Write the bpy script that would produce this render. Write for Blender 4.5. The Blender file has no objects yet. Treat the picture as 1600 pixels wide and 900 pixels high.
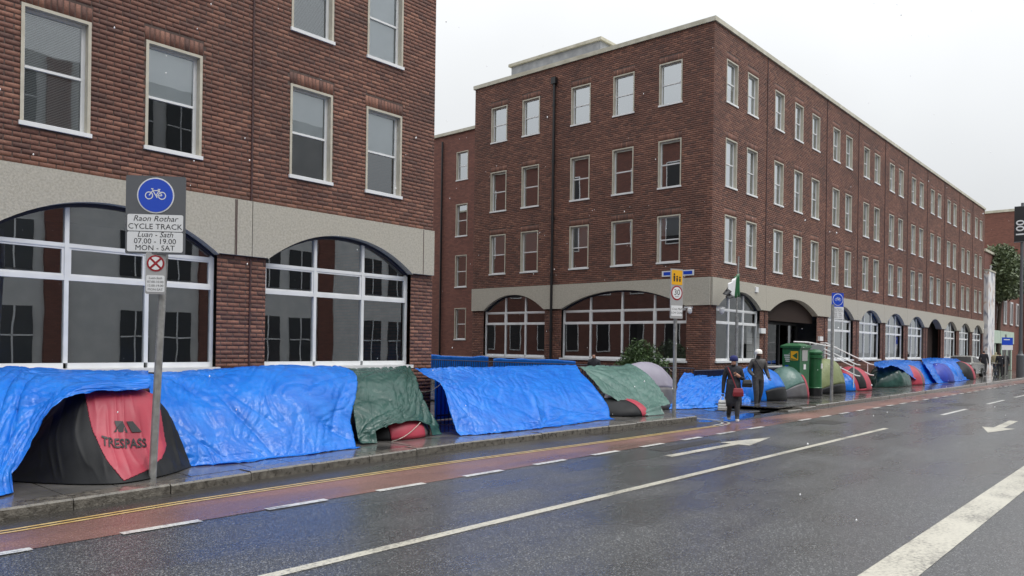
import bpy, math, random
import numpy as np
from mathutils import Vector, Matrix
random.seed(7); rng = np.random.default_rng(7)
S = bpy.context.scene
COL = S.collection
R = math.radians

# ------------------------------------------------------------------ camera, world, sun
H = 1.8; FPX = 1206.0; YAW = R(41.37); ROLL = math.atan(0.0144); HOR = 539.7
camd = bpy.data.cameras.new('camera'); cam = bpy.data.objects.new('camera', camd); COL.objects.link(cam)
S.camera = cam
camd.sensor_width = 36.0; camd.lens = 36.0*FPX/1600; camd.clip_start = 0.05; camd.clip_end = 2000
camd.shift_y = (HOR-450)/1600
fwd = Vector((math.cos(YAW), math.sin(YAW), 0)); rgt = Vector((math.sin(YAW), -math.cos(YAW), 0)); up = Vector((0, 0, 1))
rr = rgt*math.cos(ROLL)+up*math.sin(ROLL); uu = up*math.cos(ROLL)-rgt*math.sin(ROLL)
cam.matrix_world = Matrix(((rr.x, uu.x, -fwd.x, 0), (rr.y, uu.y, -fwd.y, 0), (rr.z, uu.z, -fwd.z, H), (0, 0, 0, 1)))

W = bpy.data.worlds.new('World'); S.world = W; W.use_nodes = True
SUN_EL, SUN_AZ = R(58), R(-70)
nt = W.node_tree; N = nt.nodes; L = nt.links
bg = N['Background']
sky = N.new('ShaderNodeTexSky'); sky.sky_type = 'NISHITA'; sky.sun_disc = False; sky.sun_elevation = SUN_EL; sky.sun_rotation = math.pi/2-SUN_AZ
skm = N.new('ShaderNodeVectorMath'); skm.operation = 'SCALE'; skm.inputs['Scale'].default_value = 0.06; L.new(sky.outputs[0], skm.inputs[0])
tc = N.new('ShaderNodeTexCoord'); sx = N.new('ShaderNodeSeparateXYZ'); L.new(tc.outputs['Generated'], sx.inputs[0])
mx = N.new('ShaderNodeMath'); mx.operation = 'MAXIMUM'; L.new(sx.outputs['Z'], mx.inputs[0]); mx.inputs[1].default_value = 0.0
ov = N.new('ShaderNodeMath'); ov.operation = 'MULTIPLY_ADD'; pwn = N.new('ShaderNodeMath'); pwn.operation = 'POWER'; L.new(mx.outputs[0], pwn.inputs[0]); pwn.inputs[1].default_value = 1.7; L.new(pwn.outputs[0], ov.inputs[0]); ov.inputs[1].default_value = 1.55; ov.inputs[2].default_value = 0.60   # overcast: zenith brighter than horizon
nz = N.new('ShaderNodeTexNoise'); nz.inputs['Scale'].default_value = 2.2; nz.inputs['Detail'].default_value = 4; L.new(tc.outputs['Generated'], nz.inputs['Vector'])
nm = N.new('ShaderNodeMath'); nm.operation = 'MULTIPLY_ADD'; L.new(nz.outputs['Fac'], nm.inputs[0]); nm.inputs[1].default_value = 0.3; nm.inputs[2].default_value = 0.85
om = N.new('ShaderNodeMath'); om.operation = 'MULTIPLY'; L.new(ov.outputs[0], om.inputs[0]); L.new(nm.outputs[0], om.inputs[1])
cl = N.new('ShaderNodeVectorMath'); cl.operation = 'SCALE'; cl.inputs[0].default_value = (0.965, 0.985, 1.0); L.new(om.outputs[0], cl.inputs['Scale'])
mixw = N.new('ShaderNodeMix'); mixw.data_type = 'RGBA'; mixw.inputs['Factor'].default_value = 0.93
L.new(skm.outputs[0], mixw.inputs['A']); L.new(cl.outputs[0], mixw.inputs['B']); L.new(mixw.outputs['Result'], bg.inputs['Color']); bg.inputs['Strength'].default_value = 1.0
sund = bpy.data.lights.new('sun', 'SUN'); sund.energy = 1.35; sund.angle = R(25); sund.color = (1, 0.97, 0.93)
sun = bpy.data.objects.new('sun', sund); COL.objects.link(sun)
sd = Vector((math.cos(SUN_AZ)*math.cos(SUN_EL), math.sin(SUN_AZ)*math.cos(SUN_EL), math.sin(SUN_EL)))
sun.rotation_euler = (-sd).to_track_quat('-Z', 'Y').to_euler(); sun.location = (0, -20, 40)
S.view_settings.view_transform = 'Standard'; S.view_settings.look = 'None'; S.view_settings.gamma = 1; S.view_settings.exposure = 0.3
S.view_settings.use_curve_mapping = False

# ------------------------------------------------------------------ helpers
WL = {}
def ray(px, py):
    a = px-800; b = -(py-HOR); c, s = math.cos(ROLL), math.sin(ROLL)
    return fwd*FPX + rgt*(a*c-b*s) + up*(a*s+b*c)
def pt(px, py, Y):
    d = ray(px, py); t = Y/d.y
    return (d.x*t, Y, H+d.z*t)
def tag(o, label=None, cat=None, group=None, kind=None):
    if label: o['label'] = label
    if cat: o['category'] = cat
    if group: o['group'] = group
    if kind: o['kind'] = kind
    return o
def empty(name, loc, label=None, cat=None, group=None, kind=None):
    o = bpy.data.objects.new(name, None); COL.objects.link(o); o.location = loc; WL[o] = Vector(loc); o.empty_display_size = 0.2
    return tag(o, label, cat, group, kind)
def link(o, parent, origin):
    COL.objects.link(o); WL[o] = Vector(origin)
    if parent is not None:
        o.parent = parent; o.location = Vector(origin)-WL[parent]
    else: o.location = origin
def mk(name, verts, faces, mat, parent=None, smooth=False, label=None, cat=None, group=None, kind=None, attr=None, mats=None, mi=None, solid=0):
    v = np.asarray(verts, dtype=float).reshape(-1, 3)
    mn, mxx = v.min(0), v.max(0); org = np.array([(mn[0]+mxx[0])/2, (mn[1]+mxx[1])/2, mn[2]])
    m = bpy.data.meshes.new(name); vv = v-org
    if isinstance(faces, np.ndarray):
        k = faces.shape[1]; n = len(faces)
        m.vertices.add(len(vv)); m.vertices.foreach_set('co', vv.ravel())
        m.loops.add(n*k); m.loops.foreach_set('vertex_index', faces.ravel().astype(np.int32))
        m.polygons.add(n); m.polygons.foreach_set('loop_start', np.arange(0, n*k, k, dtype=np.int32)); m.polygons.foreach_set('loop_total', np.full(n, k, dtype=np.int32))
        m.update(calc_edges=True)
    else:
        m.from_pydata([tuple(q) for q in vv], [], [tuple(f) for f in faces])
    for mm in (mats or [mat]): m.materials.append(mm)
    if mi is not None: m.polygons.foreach_set('material_index', np.asarray(mi, dtype=np.int32))
    if attr is not None:
        a = m.attributes.new('bc', 'FLOAT', 'FACE'); a.data.foreach_set('value', np.asarray(attr, dtype=np.float32))
    if smooth: m.polygons.foreach_set('use_smooth', np.ones(len(m.polygons), dtype=bool))
    m.update()
    o = bpy.data.objects.new(name, m); link(o, parent, org)
    if solid:
        md = o.modifiers.new('s', 'SOLIDIFY'); md.thickness = solid; md.offset = 0
    return tag(o, label, cat, group, kind)
def dup(o, parent, org, rz=0):
    c = o.copy(); COL.objects.link(c); WL[c] = Vector(org); c.parent = parent
    c.location = Vector(org)-(WL[parent] if parent is not None else Vector()); c.rotation_euler.z = rz
    return c
class MB:
    def __init__(s, xf=None, flip=False): s.v = []; s.f = []; s.xf = xf; s.flip = flip
    def add(s, vs, fs):
        n = len(s.v); s.v += [s.xf(*p) if s.xf else tuple(p) for p in vs]
        s.f += [tuple(n+i for i in (reversed(f) if s.flip else f)) for f in fs]
        return s
    def box(s, x0, x1, y0, y1, z0, z1):
        return s.add([(x0,y0,z0),(x1,y0,z0),(x1,y1,z0),(x0,y1,z0),(x0,y0,z1),(x1,y0,z1),(x1,y1,z1),(x0,y1,z1)],
              [(3,2,1,0),(4,5,6,7),(0,1,5,4),(1,2,6,5),(2,3,7,6),(3,0,4,7)])
    def tube(s, pts, r, n=8, cap=True):
        pts = [Vector(p) for p in pts]; rs = r if isinstance(r, (list, tuple)) else [r]*len(pts); vs = []; fs = []
        ref = None
        for i, p in enumerate(pts):
            t = (pts[min(i+1, len(pts)-1)]-pts[max(i-1, 0)]).normalized()
            if ref is None or abs(t.dot(ref)) > 0.95: ref = Vector((0, 0, 1)) if abs(t.z) < 0.9 else Vector((1, 0, 0))
            a = t.cross(ref).normalized(); b = t.cross(a)
            for k in range(n):
                q = 2*math.pi*k/n; w = p+(a*math.cos(q)+b*math.sin(q))*rs[i]; vs.append(tuple(w))
        for i in range(len(pts)-1):
            for k in range(n): fs.append((i*n+k, i*n+(k+1) % n, (i+1)*n+(k+1) % n, (i+1)*n+k))
        if cap: fs += [tuple(range(n))[::-1], tuple((len(pts)-1)*n+k for k in range(n))]
        return s.add(vs, fs)
    def lathe(s, prof, c, n=20):
        vs = []; fs = []
        for (r, z) in prof:
            for k in range(n): vs.append((c[0]+r*math.cos(2*math.pi*k/n), c[1]+r*math.sin(2*math.pi*k/n), c[2]+z))
        for i in range(len(prof)-1):
            for k in range(n): fs.append((i*n+k, i*n+(k+1) % n, (i+1)*n+(k+1) % n, (i+1)*n+k))
        fs += [tuple(range(n))[::-1], tuple((len(prof)-1)*n+k for k in range(n))]
        return s.add(vs, fs)
    def prism(s, poly, y0, y1):          # polygon in local x,z extruded along y
        n = len(poly); vs = [(p[0], y0, p[1]) for p in poly]+[(p[0], y1, p[1]) for p in poly]
        fs = [tuple(range(n)), tuple(range(2*n-1, n-1, -1))]+[(i, n+i, n+(i+1) % n, (i+1) % n) for i in range(n)]
        return s.add(vs, fs)
    def out(s, name, mat, parent=None, **k): return mk(name, s.v, s.f, mat, parent, **k)
def hash3(i, j, k, seed):
    h = (i*374761393+j*668265263+k*2147483647+seed*974634777) & 0xffffffff
    h = ((h ^ (h >> 13))*1274126177) & 0xffffffff
    return ((h ^ (h >> 16)) & 0xffff)/65535.0
def vnoise(p, seed=0):
    p = np.asarray(p, dtype=float); i = np.floor(p).astype(np.int64); f = p-i; f = f*f*(3-2*f); r = 0
    for a in (0, 1):
        for b in (0, 1):
            for c in (0, 1):
                w = (f[..., 0] if a else 1-f[..., 0])*(f[..., 1] if b else 1-f[..., 1])*(f[..., 2] if c else 1-f[..., 2])
                r = r+w*hash3(i[..., 0]+a, i[..., 1]+b, i[..., 2]+c, seed)
    return r*2-1

# ------------------------------------------------------------------ materials
def mat(name, col, rough=0.6, col2=None, scale=4, detail=4, bump=0, bscale=60, metal=0, spec=0.5, rough2=None, coord='pos', stretch=None):
    m = bpy.data.materials.new(name); m.use_nodes = True; t = m.node_tree; n = t.nodes; l = t.links; b = n['Principled BSDF']
    b.inputs['Base Color'].default_value = (*col, 1); b.inputs['Roughness'].default_value = rough; b.inputs['Metallic'].default_value = metal; b.inputs['Specular IOR Level'].default_value = spec
    g = n.new('ShaderNodeNewGeometry') if coord == 'pos' else n.new('ShaderNodeTexCoord')
    vec = g.outputs['Position'] if coord == 'pos' else g.outputs['Object']
    if stretch:
        mp = n.new('ShaderNodeMapping'); mp.inputs['Scale'].default_value = stretch; l.new(vec, mp.inputs['Vector']); vec = mp.outputs[0]
    if col2 is not None or rough2 is not None:
        z = n.new('ShaderNodeTexNoise'); z.inputs['Scale'].default_value = scale; z.inputs['Detail'].default_value = detail; l.new(vec, z.inputs['Vector'])
        cr = n.new('ShaderNodeValToRGB'); cr.color_ramp.elements[0].position = 0.35; cr.color_ramp.elements[1].position = 0.68
        cr.color_ramp.elements[0].color = (*col, 1); cr.color_ramp.elements[1].color = (*(col2 or col), 1); l.new(z.outputs['Fac'], cr.inputs['Fac'])
        if col2 is not None: l.new(cr.outputs['Color'], b.inputs['Base Color'])
        if rough2 is not None:
            mr = n.new('ShaderNodeMapRange'); mr.inputs['From Min'].default_value = 0.38; mr.inputs['From Max'].default_value = 0.62; mr.inputs['To Min'].default_value = rough; mr.inputs['To Max'].default_value = rough2
            l.new(z.outputs['Fac'], mr.inputs['Value']); l.new(mr.outputs[0], b.inputs['Roughness'])
    if bump:
        z2 = n.new('ShaderNodeTexNoise'); z2.inputs['Scale'].default_value = bscale; z2.inputs['Detail'].default_value = 3; l.new(vec, z2.inputs['Vector'])
        bp = n.new('ShaderNodeBump'); bp.inputs['Strength'].default_value = bump; bp.inputs['Distance'].default_value = 0.02; l.new(z2.outputs['Fac'], bp.inputs['Height']); l.new(bp.outputs[0], b.inputs['Normal'])
    return m
def ramp(n, l, src, stops):
    cr = n.new('ShaderNodeValToRGB'); e = cr.color_ramp.elements
    while len(e) < len(stops): e.new(0.5)
    for q, (p, c) in zip(e, stops): q.position = p; q.color = (*c, 1)
    l.new(src, cr.inputs['Fac']); return cr.outputs['Color']
def brick_mat():
    m = bpy.data.materials.new('brick'); m.use_nodes = True; t = m.node_tree; n = t.nodes; l = t.links; b = n['Principled BSDF']
    at = n.new('ShaderNodeAttribute'); at.attribute_name = 'bc'
    c = ramp(n, l, at.outputs['Fac'], [(0, (0.105, 0.050, 0.039)), (0.2, (0.15, 0.066, 0.047)), (0.7, (0.185, 0.080, 0.055)), (1, (0.25, 0.118, 0.08))])
    g = n.new('ShaderNodeNewGeometry'); z = n.new('ShaderNodeTexNoise'); z.inputs['Scale'].default_value = 0.7; z.inputs['Detail'].default_value = 6; l.new(g.outputs['Position'], z.inputs['Vector'])
    c2 = ramp(n, l, z.outputs['Fac'], [(0.3, (0.7, 0.7, 0.72)), (0.7, (1.12, 1.1, 1.08))])
    z3 = n.new('ShaderNodeTexNoise'); z3.inputs['Scale'].default_value = 45; z3.inputs['Detail'].default_value = 3; l.new(g.outputs['Position'], z3.inputs['Vector'])
    c3 = ramp(n, l, z3.outputs['Fac'], [(0.3, (0.75, 0.75, 0.75)), (0.7, (1.2, 1.2, 1.2))])
    for cc in (c2, c3):
        mm = n.new('ShaderNodeMix'); mm.data_type = 'RGBA'; mm.blend_type = 'MULTIPLY'; mm.inputs['Factor'].default_value = 1; l.new(c, mm.inputs['A']); l.new(cc, mm.inputs['B']); c = mm.outputs['Result']
    l.new(c, b.inputs['Base Color']); b.inputs['Roughness'].default_value = 0.75
    bp = n.new('ShaderNodeBump'); bp.inputs['Strength'].default_value = 0.5; bp.inputs['Distance'].default_value = 0.006; l.new(z3.outputs['Fac'], bp.inputs['Height']); l.new(bp.outputs[0], b.inputs['Normal'])
    return m
def bricktex_mat(name, axis):
    m = bpy.data.materials.new(name); m.use_nodes = True; t = m.node_tree; n = t.nodes; l = t.links; b = n['Principled BSDF']
    g = n.new('ShaderNodeNewGeometry'); s = n.new('ShaderNodeSeparateXYZ'); l.new(g.outputs['Position'], s.inputs[0]); c = n.new('ShaderNodeCombineXYZ')
    l.new(s.outputs[axis], c.inputs[0]); l.new(s.outputs['Z'], c.inputs[1])
    bt = n.new('ShaderNodeTexBrick'); l.new(c.outputs[0], bt.inputs['Vector']); bt.inputs['Scale'].default_value = 1; bt.inputs['Brick Width'].default_value = 0.225; bt.inputs['Row Height'].default_value = 0.075; bt.inputs['Mortar Size'].default_value = 0.006
    bt.inputs['Color1'].default_value = (0.21, 0.083, 0.06, 1); bt.inputs['Color2'].default_value = (0.14, 0.056, 0.043, 1); bt.inputs['Mortar'].default_value = (0.08, 0.05, 0.045, 1)
    l.new(bt.outputs['Color'], b.inputs['Base Color']); b.inputs['Roughness'].default_value = 0.8
    bp = n.new('ShaderNodeBump'); bp.inputs['Strength'].default_value = 0.5; bp.inputs['Distance'].default_value = 0.01; bp.invert = True; l.new(bt.outputs['Fac'], bp.inputs['Height']); l.new(bp.outputs[0], b.inputs['Normal'])
    return m
def glass_mat(name, base=0.3, tint=(0.93, 0.96, 0.96)):
    m = bpy.data.materials.new(name); m.use_nodes = True; t = m.node_tree; n = t.nodes; l = t.links
    for q in list(n):
        if q.type != 'OUTPUT_MATERIAL': n.remove(q)
    o = [q for q in n if q.type == 'OUTPUT_MATERIAL'][0]
    tr = n.new('ShaderNodeBsdfTransparent'); tr.inputs['Color'].default_value = (*tint, 1)
    gl = n.new('ShaderNodeBsdfGlossy'); gl.inputs['Roughness'].default_value = 0.004; gl.inputs['Color'].default_value = (0.93, 0.97, 1, 1)
    fr = n.new('ShaderNodeFresnel'); fr.inputs['IOR'].default_value = 1.6
    ma = n.new('ShaderNodeMath'); ma.operation = 'MULTIPLY_ADD'; l.new(fr.outputs[0], ma.inputs[0]); ma.inputs[1].default_value = 1-base; ma.inputs[2].default_value = base
    gg = n.new('ShaderNodeNewGeometry'); zz = n.new('ShaderNodeTexNoise'); zz.inputs['Scale'].default_value = 0.9; l.new(gg.outputs['Position'], zz.inputs['Vector'])
    bp = n.new('ShaderNodeBump'); bp.inputs['Strength'].default_value = 0.03; bp.inputs['Distance'].default_value = 0.05; l.new(zz.outputs['Fac'], bp.inputs['Height']); l.new(bp.outputs[0], gl.inputs['Normal'])
    mi = n.new('ShaderNodeMixShader'); l.new(ma.outputs[0], mi.inputs[0]); l.new(tr.outputs[0], mi.inputs[1]); l.new(gl.outputs[0], mi.inputs[2]); l.new(mi.outputs[0], o.inputs[0])
    return m
def tarp_mat(name, col, col2, rough=0.2, trans=0.3, bscale=22, bst=0.3):
    m = bpy.data.materials.new(name); m.use_nodes = True; t = m.node_tree; n = t.nodes; l = t.links; b = n['Principled BSDF']; o = [q for q in n if q.type == 'OUTPUT_MATERIAL'][0]
    g = n.new('ShaderNodeTexCoord'); z = n.new('ShaderNodeTexNoise'); z.inputs['Scale'].default_value = 3; z.inputs['Detail'].default_value = 5; l.new(g.outputs['Object'], z.inputs['Vector'])
    c = ramp(n, l, z.outputs['Fac'], [(0.3, col), (0.7, col2)]); l.new(c, b.inputs['Base Color'])
    b.inputs['Roughness'].default_value = rough; b.inputs['Specular IOR Level'].default_value = 0.2 if 'black' in name else 0.5
    z2 = n.new('ShaderNodeTexNoise'); z2.inputs['Scale'].default_value = bscale; z2.inputs['Detail'].default_value = 5; z2.inputs['Distortion'].default_value = 1.2; l.new(g.outputs['Object'], z2.inputs['Vector'])
    bp = n.new('ShaderNodeBump'); bp.inputs['Strength'].default_value = bst; bp.inputs['Distance'].default_value = 0.02; vo = n.new('ShaderNodeTexVoronoi'); vo.inputs['Scale'].default_value = bscale*0.42; wv = n.new('ShaderNodeVectorMath'); wv.operation = 'MULTIPLY_ADD'; l.new(z2.outputs['Color'], wv.inputs[0]); wv.inputs[1].default_value = (0.12, 0.12, 0.12); l.new(g.outputs['Object'], wv.inputs[2]); l.new(wv.outputs[0], vo.inputs['Vector'])
    hm = n.new('ShaderNodeMath'); hm.operation = 'MULTIPLY_ADD'; l.new(z2.outputs['Fac'], hm.inputs[0]); hm.inputs[1].default_value = 0.5; l.new(vo.outputs['Distance'], hm.inputs[2])
    l.new(hm.outputs[0], bp.inputs['Height']); l.new(bp.outputs[0], b.inputs['Normal'])
    ts = n.new('ShaderNodeBsdfTranslucent'); l.new(c, ts.inputs['Color'])
    mi = n.new('ShaderNodeMixShader'); mi.inputs[0].default_value = trans; l.new(b.outputs[0], mi.inputs[1]); l.new(ts.outputs[0], mi.inputs[2]); l.new(mi.outputs[0], o.inputs[0])
    return m
def asphalt_mat(name, dark, light, wet=0.28, dry=0.5, speck=0.25):
    m = bpy.data.materials.new(name); m.use_nodes = True; t = m.node_tree; n = t.nodes; l = t.links; b = n['Principled BSDF']
    g = n.new('ShaderNodeNewGeometry'); P = g.outputs['Position']
    v = n.new('ShaderNodeTexVoronoi'); v.inputs['Scale'].default_value = 95; l.new(P, v.inputs['Vector'])
    sp = n.new('ShaderNodeSeparateColor'); l.new(v.outputs['Color'], sp.inputs[0])
    c = ramp(n, l, sp.outputs[0], [(0, dark), (0.72, tuple((a*0.6+b_*0.4) for a, b_ in zip(dark, light))), (0.9, light), (1, tuple(min(1, q+speck) for q in light))])
    z = n.new('ShaderNodeTexNoise'); z.inputs['Scale'].default_value = 0.55; z.inputs['Detail'].default_value = 6; l.new(P, z.inputs['Vector'])
    mp = n.new('ShaderNodeMapping'); mp.inputs['Scale'].default_value = (0.15, 1.4, 1); l.new(P, mp.inputs['Vector'])
    z4 = n.new('ShaderNodeTexNoise'); z4.inputs['Scale'].default_value = 1.0; z4.inputs['Detail'].default_value = 5; l.new(mp.outputs[0], z4.inputs['Vector'])
    ad = n.new('ShaderNodeMath'); ad.operation = 'ADD'; l.new(z.outputs['Fac'], ad.inputs[0]); l.new(z4.outputs['Fac'], ad.inputs[1])
    hf = n.new('ShaderNodeMath'); hf.operation = 'MULTIPLY'; l.new(ad.outputs[0], hf.inputs[0]); hf.inputs[1].default_value = 0.5
    c2 = ramp(n, l, hf.outputs[0], [(0.35, (0.72, 0.72, 0.74)), (0.65, (1.2, 1.2, 1.18))])
    mm = n.new('ShaderNodeMix'); mm.data_type = 'RGBA'; mm.blend_type = 'MULTIPLY'; mm.inputs['Factor'].default_value = 1; l.new(c, mm.inputs['A']); l.new(c2, mm.inputs['B']); l.new(mm.outputs['Result'], b.inputs['Base Color'])
    mr = n.new('ShaderNodeMapRange'); mr.inputs['From Min'].default_value = 0.42; mr.inputs['From Max'].default_value = 0.58; mr.inputs['To Min'].default_value = wet; mr.inputs['To Max'].default_value = dry; l.new(hf.outputs[0], mr.inputs['Value']); l.new(mr.outputs[0], b.inputs['Roughness'])
    bp = n.new('ShaderNodeBump'); bp.inputs['Strength'].default_value = 0.45; bp.inputs['Distance'].default_value = 0.006; l.new(v.outputs['Distance'], bp.inputs['Height']); l.new(bp.outputs[0], b.inputs['Normal'])
    cw = n.new('ShaderNodeMapRange'); cw.inputs['From Min'].default_value = 0.40; cw.inputs['From Max'].default_value = 0.60; cw.inputs['To Min'].default_value = 0.75; cw.inputs['To Max'].default_value = 0.12; l.new(hf.outputs[0], cw.inputs['Value']); l.new(cw.outputs[0], b.inputs['Coat Weight'])
    b.inputs['Coat Roughness'].default_value = 0.17; b.inputs['Coat IOR'].default_value = 1.33
    cb_ = n.new('ShaderNodeBump'); cb_.inputs['Strength'].default_value = 0.3; cb_.inputs['Distance'].default_value = 0.006; l.new(v.outputs['Distance'], cb_.inputs['Height']); l.new(cb_.outputs[0], b.inputs['Coat Normal'])
    return m
def line_mat(name, base, worn):
    m = bpy.data.materials.new(name); m.use_nodes = True; t = m.node_tree; n = t.nodes; l = t.links; b = n['Principled BSDF']
    g = n.new('ShaderNodeNewGeometry'); z = n.new('ShaderNodeTexNoise'); z.inputs['Scale'].default_value = 26; z.inputs['Detail'].default_value = 8; z.inputs['Roughness'].default_value = 0.7; l.new(g.outputs['Position'], z.inputs['Vector'])
    z2 = n.new('ShaderNodeTexNoise'); z2.inputs['Scale'].default_value = 1.6; z2.inputs['Detail'].default_value = 5; l.new(g.outputs['Position'], z2.inputs['Vector'])
    ma = n.new('ShaderNodeMath'); ma.operation = 'MULTIPLY_ADD'; l.new(z2.outputs['Fac'], ma.inputs[0]); ma.inputs[1].default_value = 0.6; l.new(z.outputs['Fac'], ma.inputs[2])
    l.new(ramp(n, l, ma.outputs[0], [(0.60, worn), (0.70, tuple(0.55*a+0.45*c for a, c in zip(base, worn))), (0.80, base), (1.0, tuple(min(0.75, a*1.15) for a in base))]), b.inputs['Base Color'])
    b.inputs['Roughness'].default_value = 0.3; bp = n.new('ShaderNodeBump'); bp.inputs['Strength'].default_value = 0.3; bp.inputs['Distance'].default_value = 0.005; l.new(z.outputs['Fac'], bp.inputs['Height']); l.new(bp.outputs[0], b.inputs['Normal'])
    return m
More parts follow.
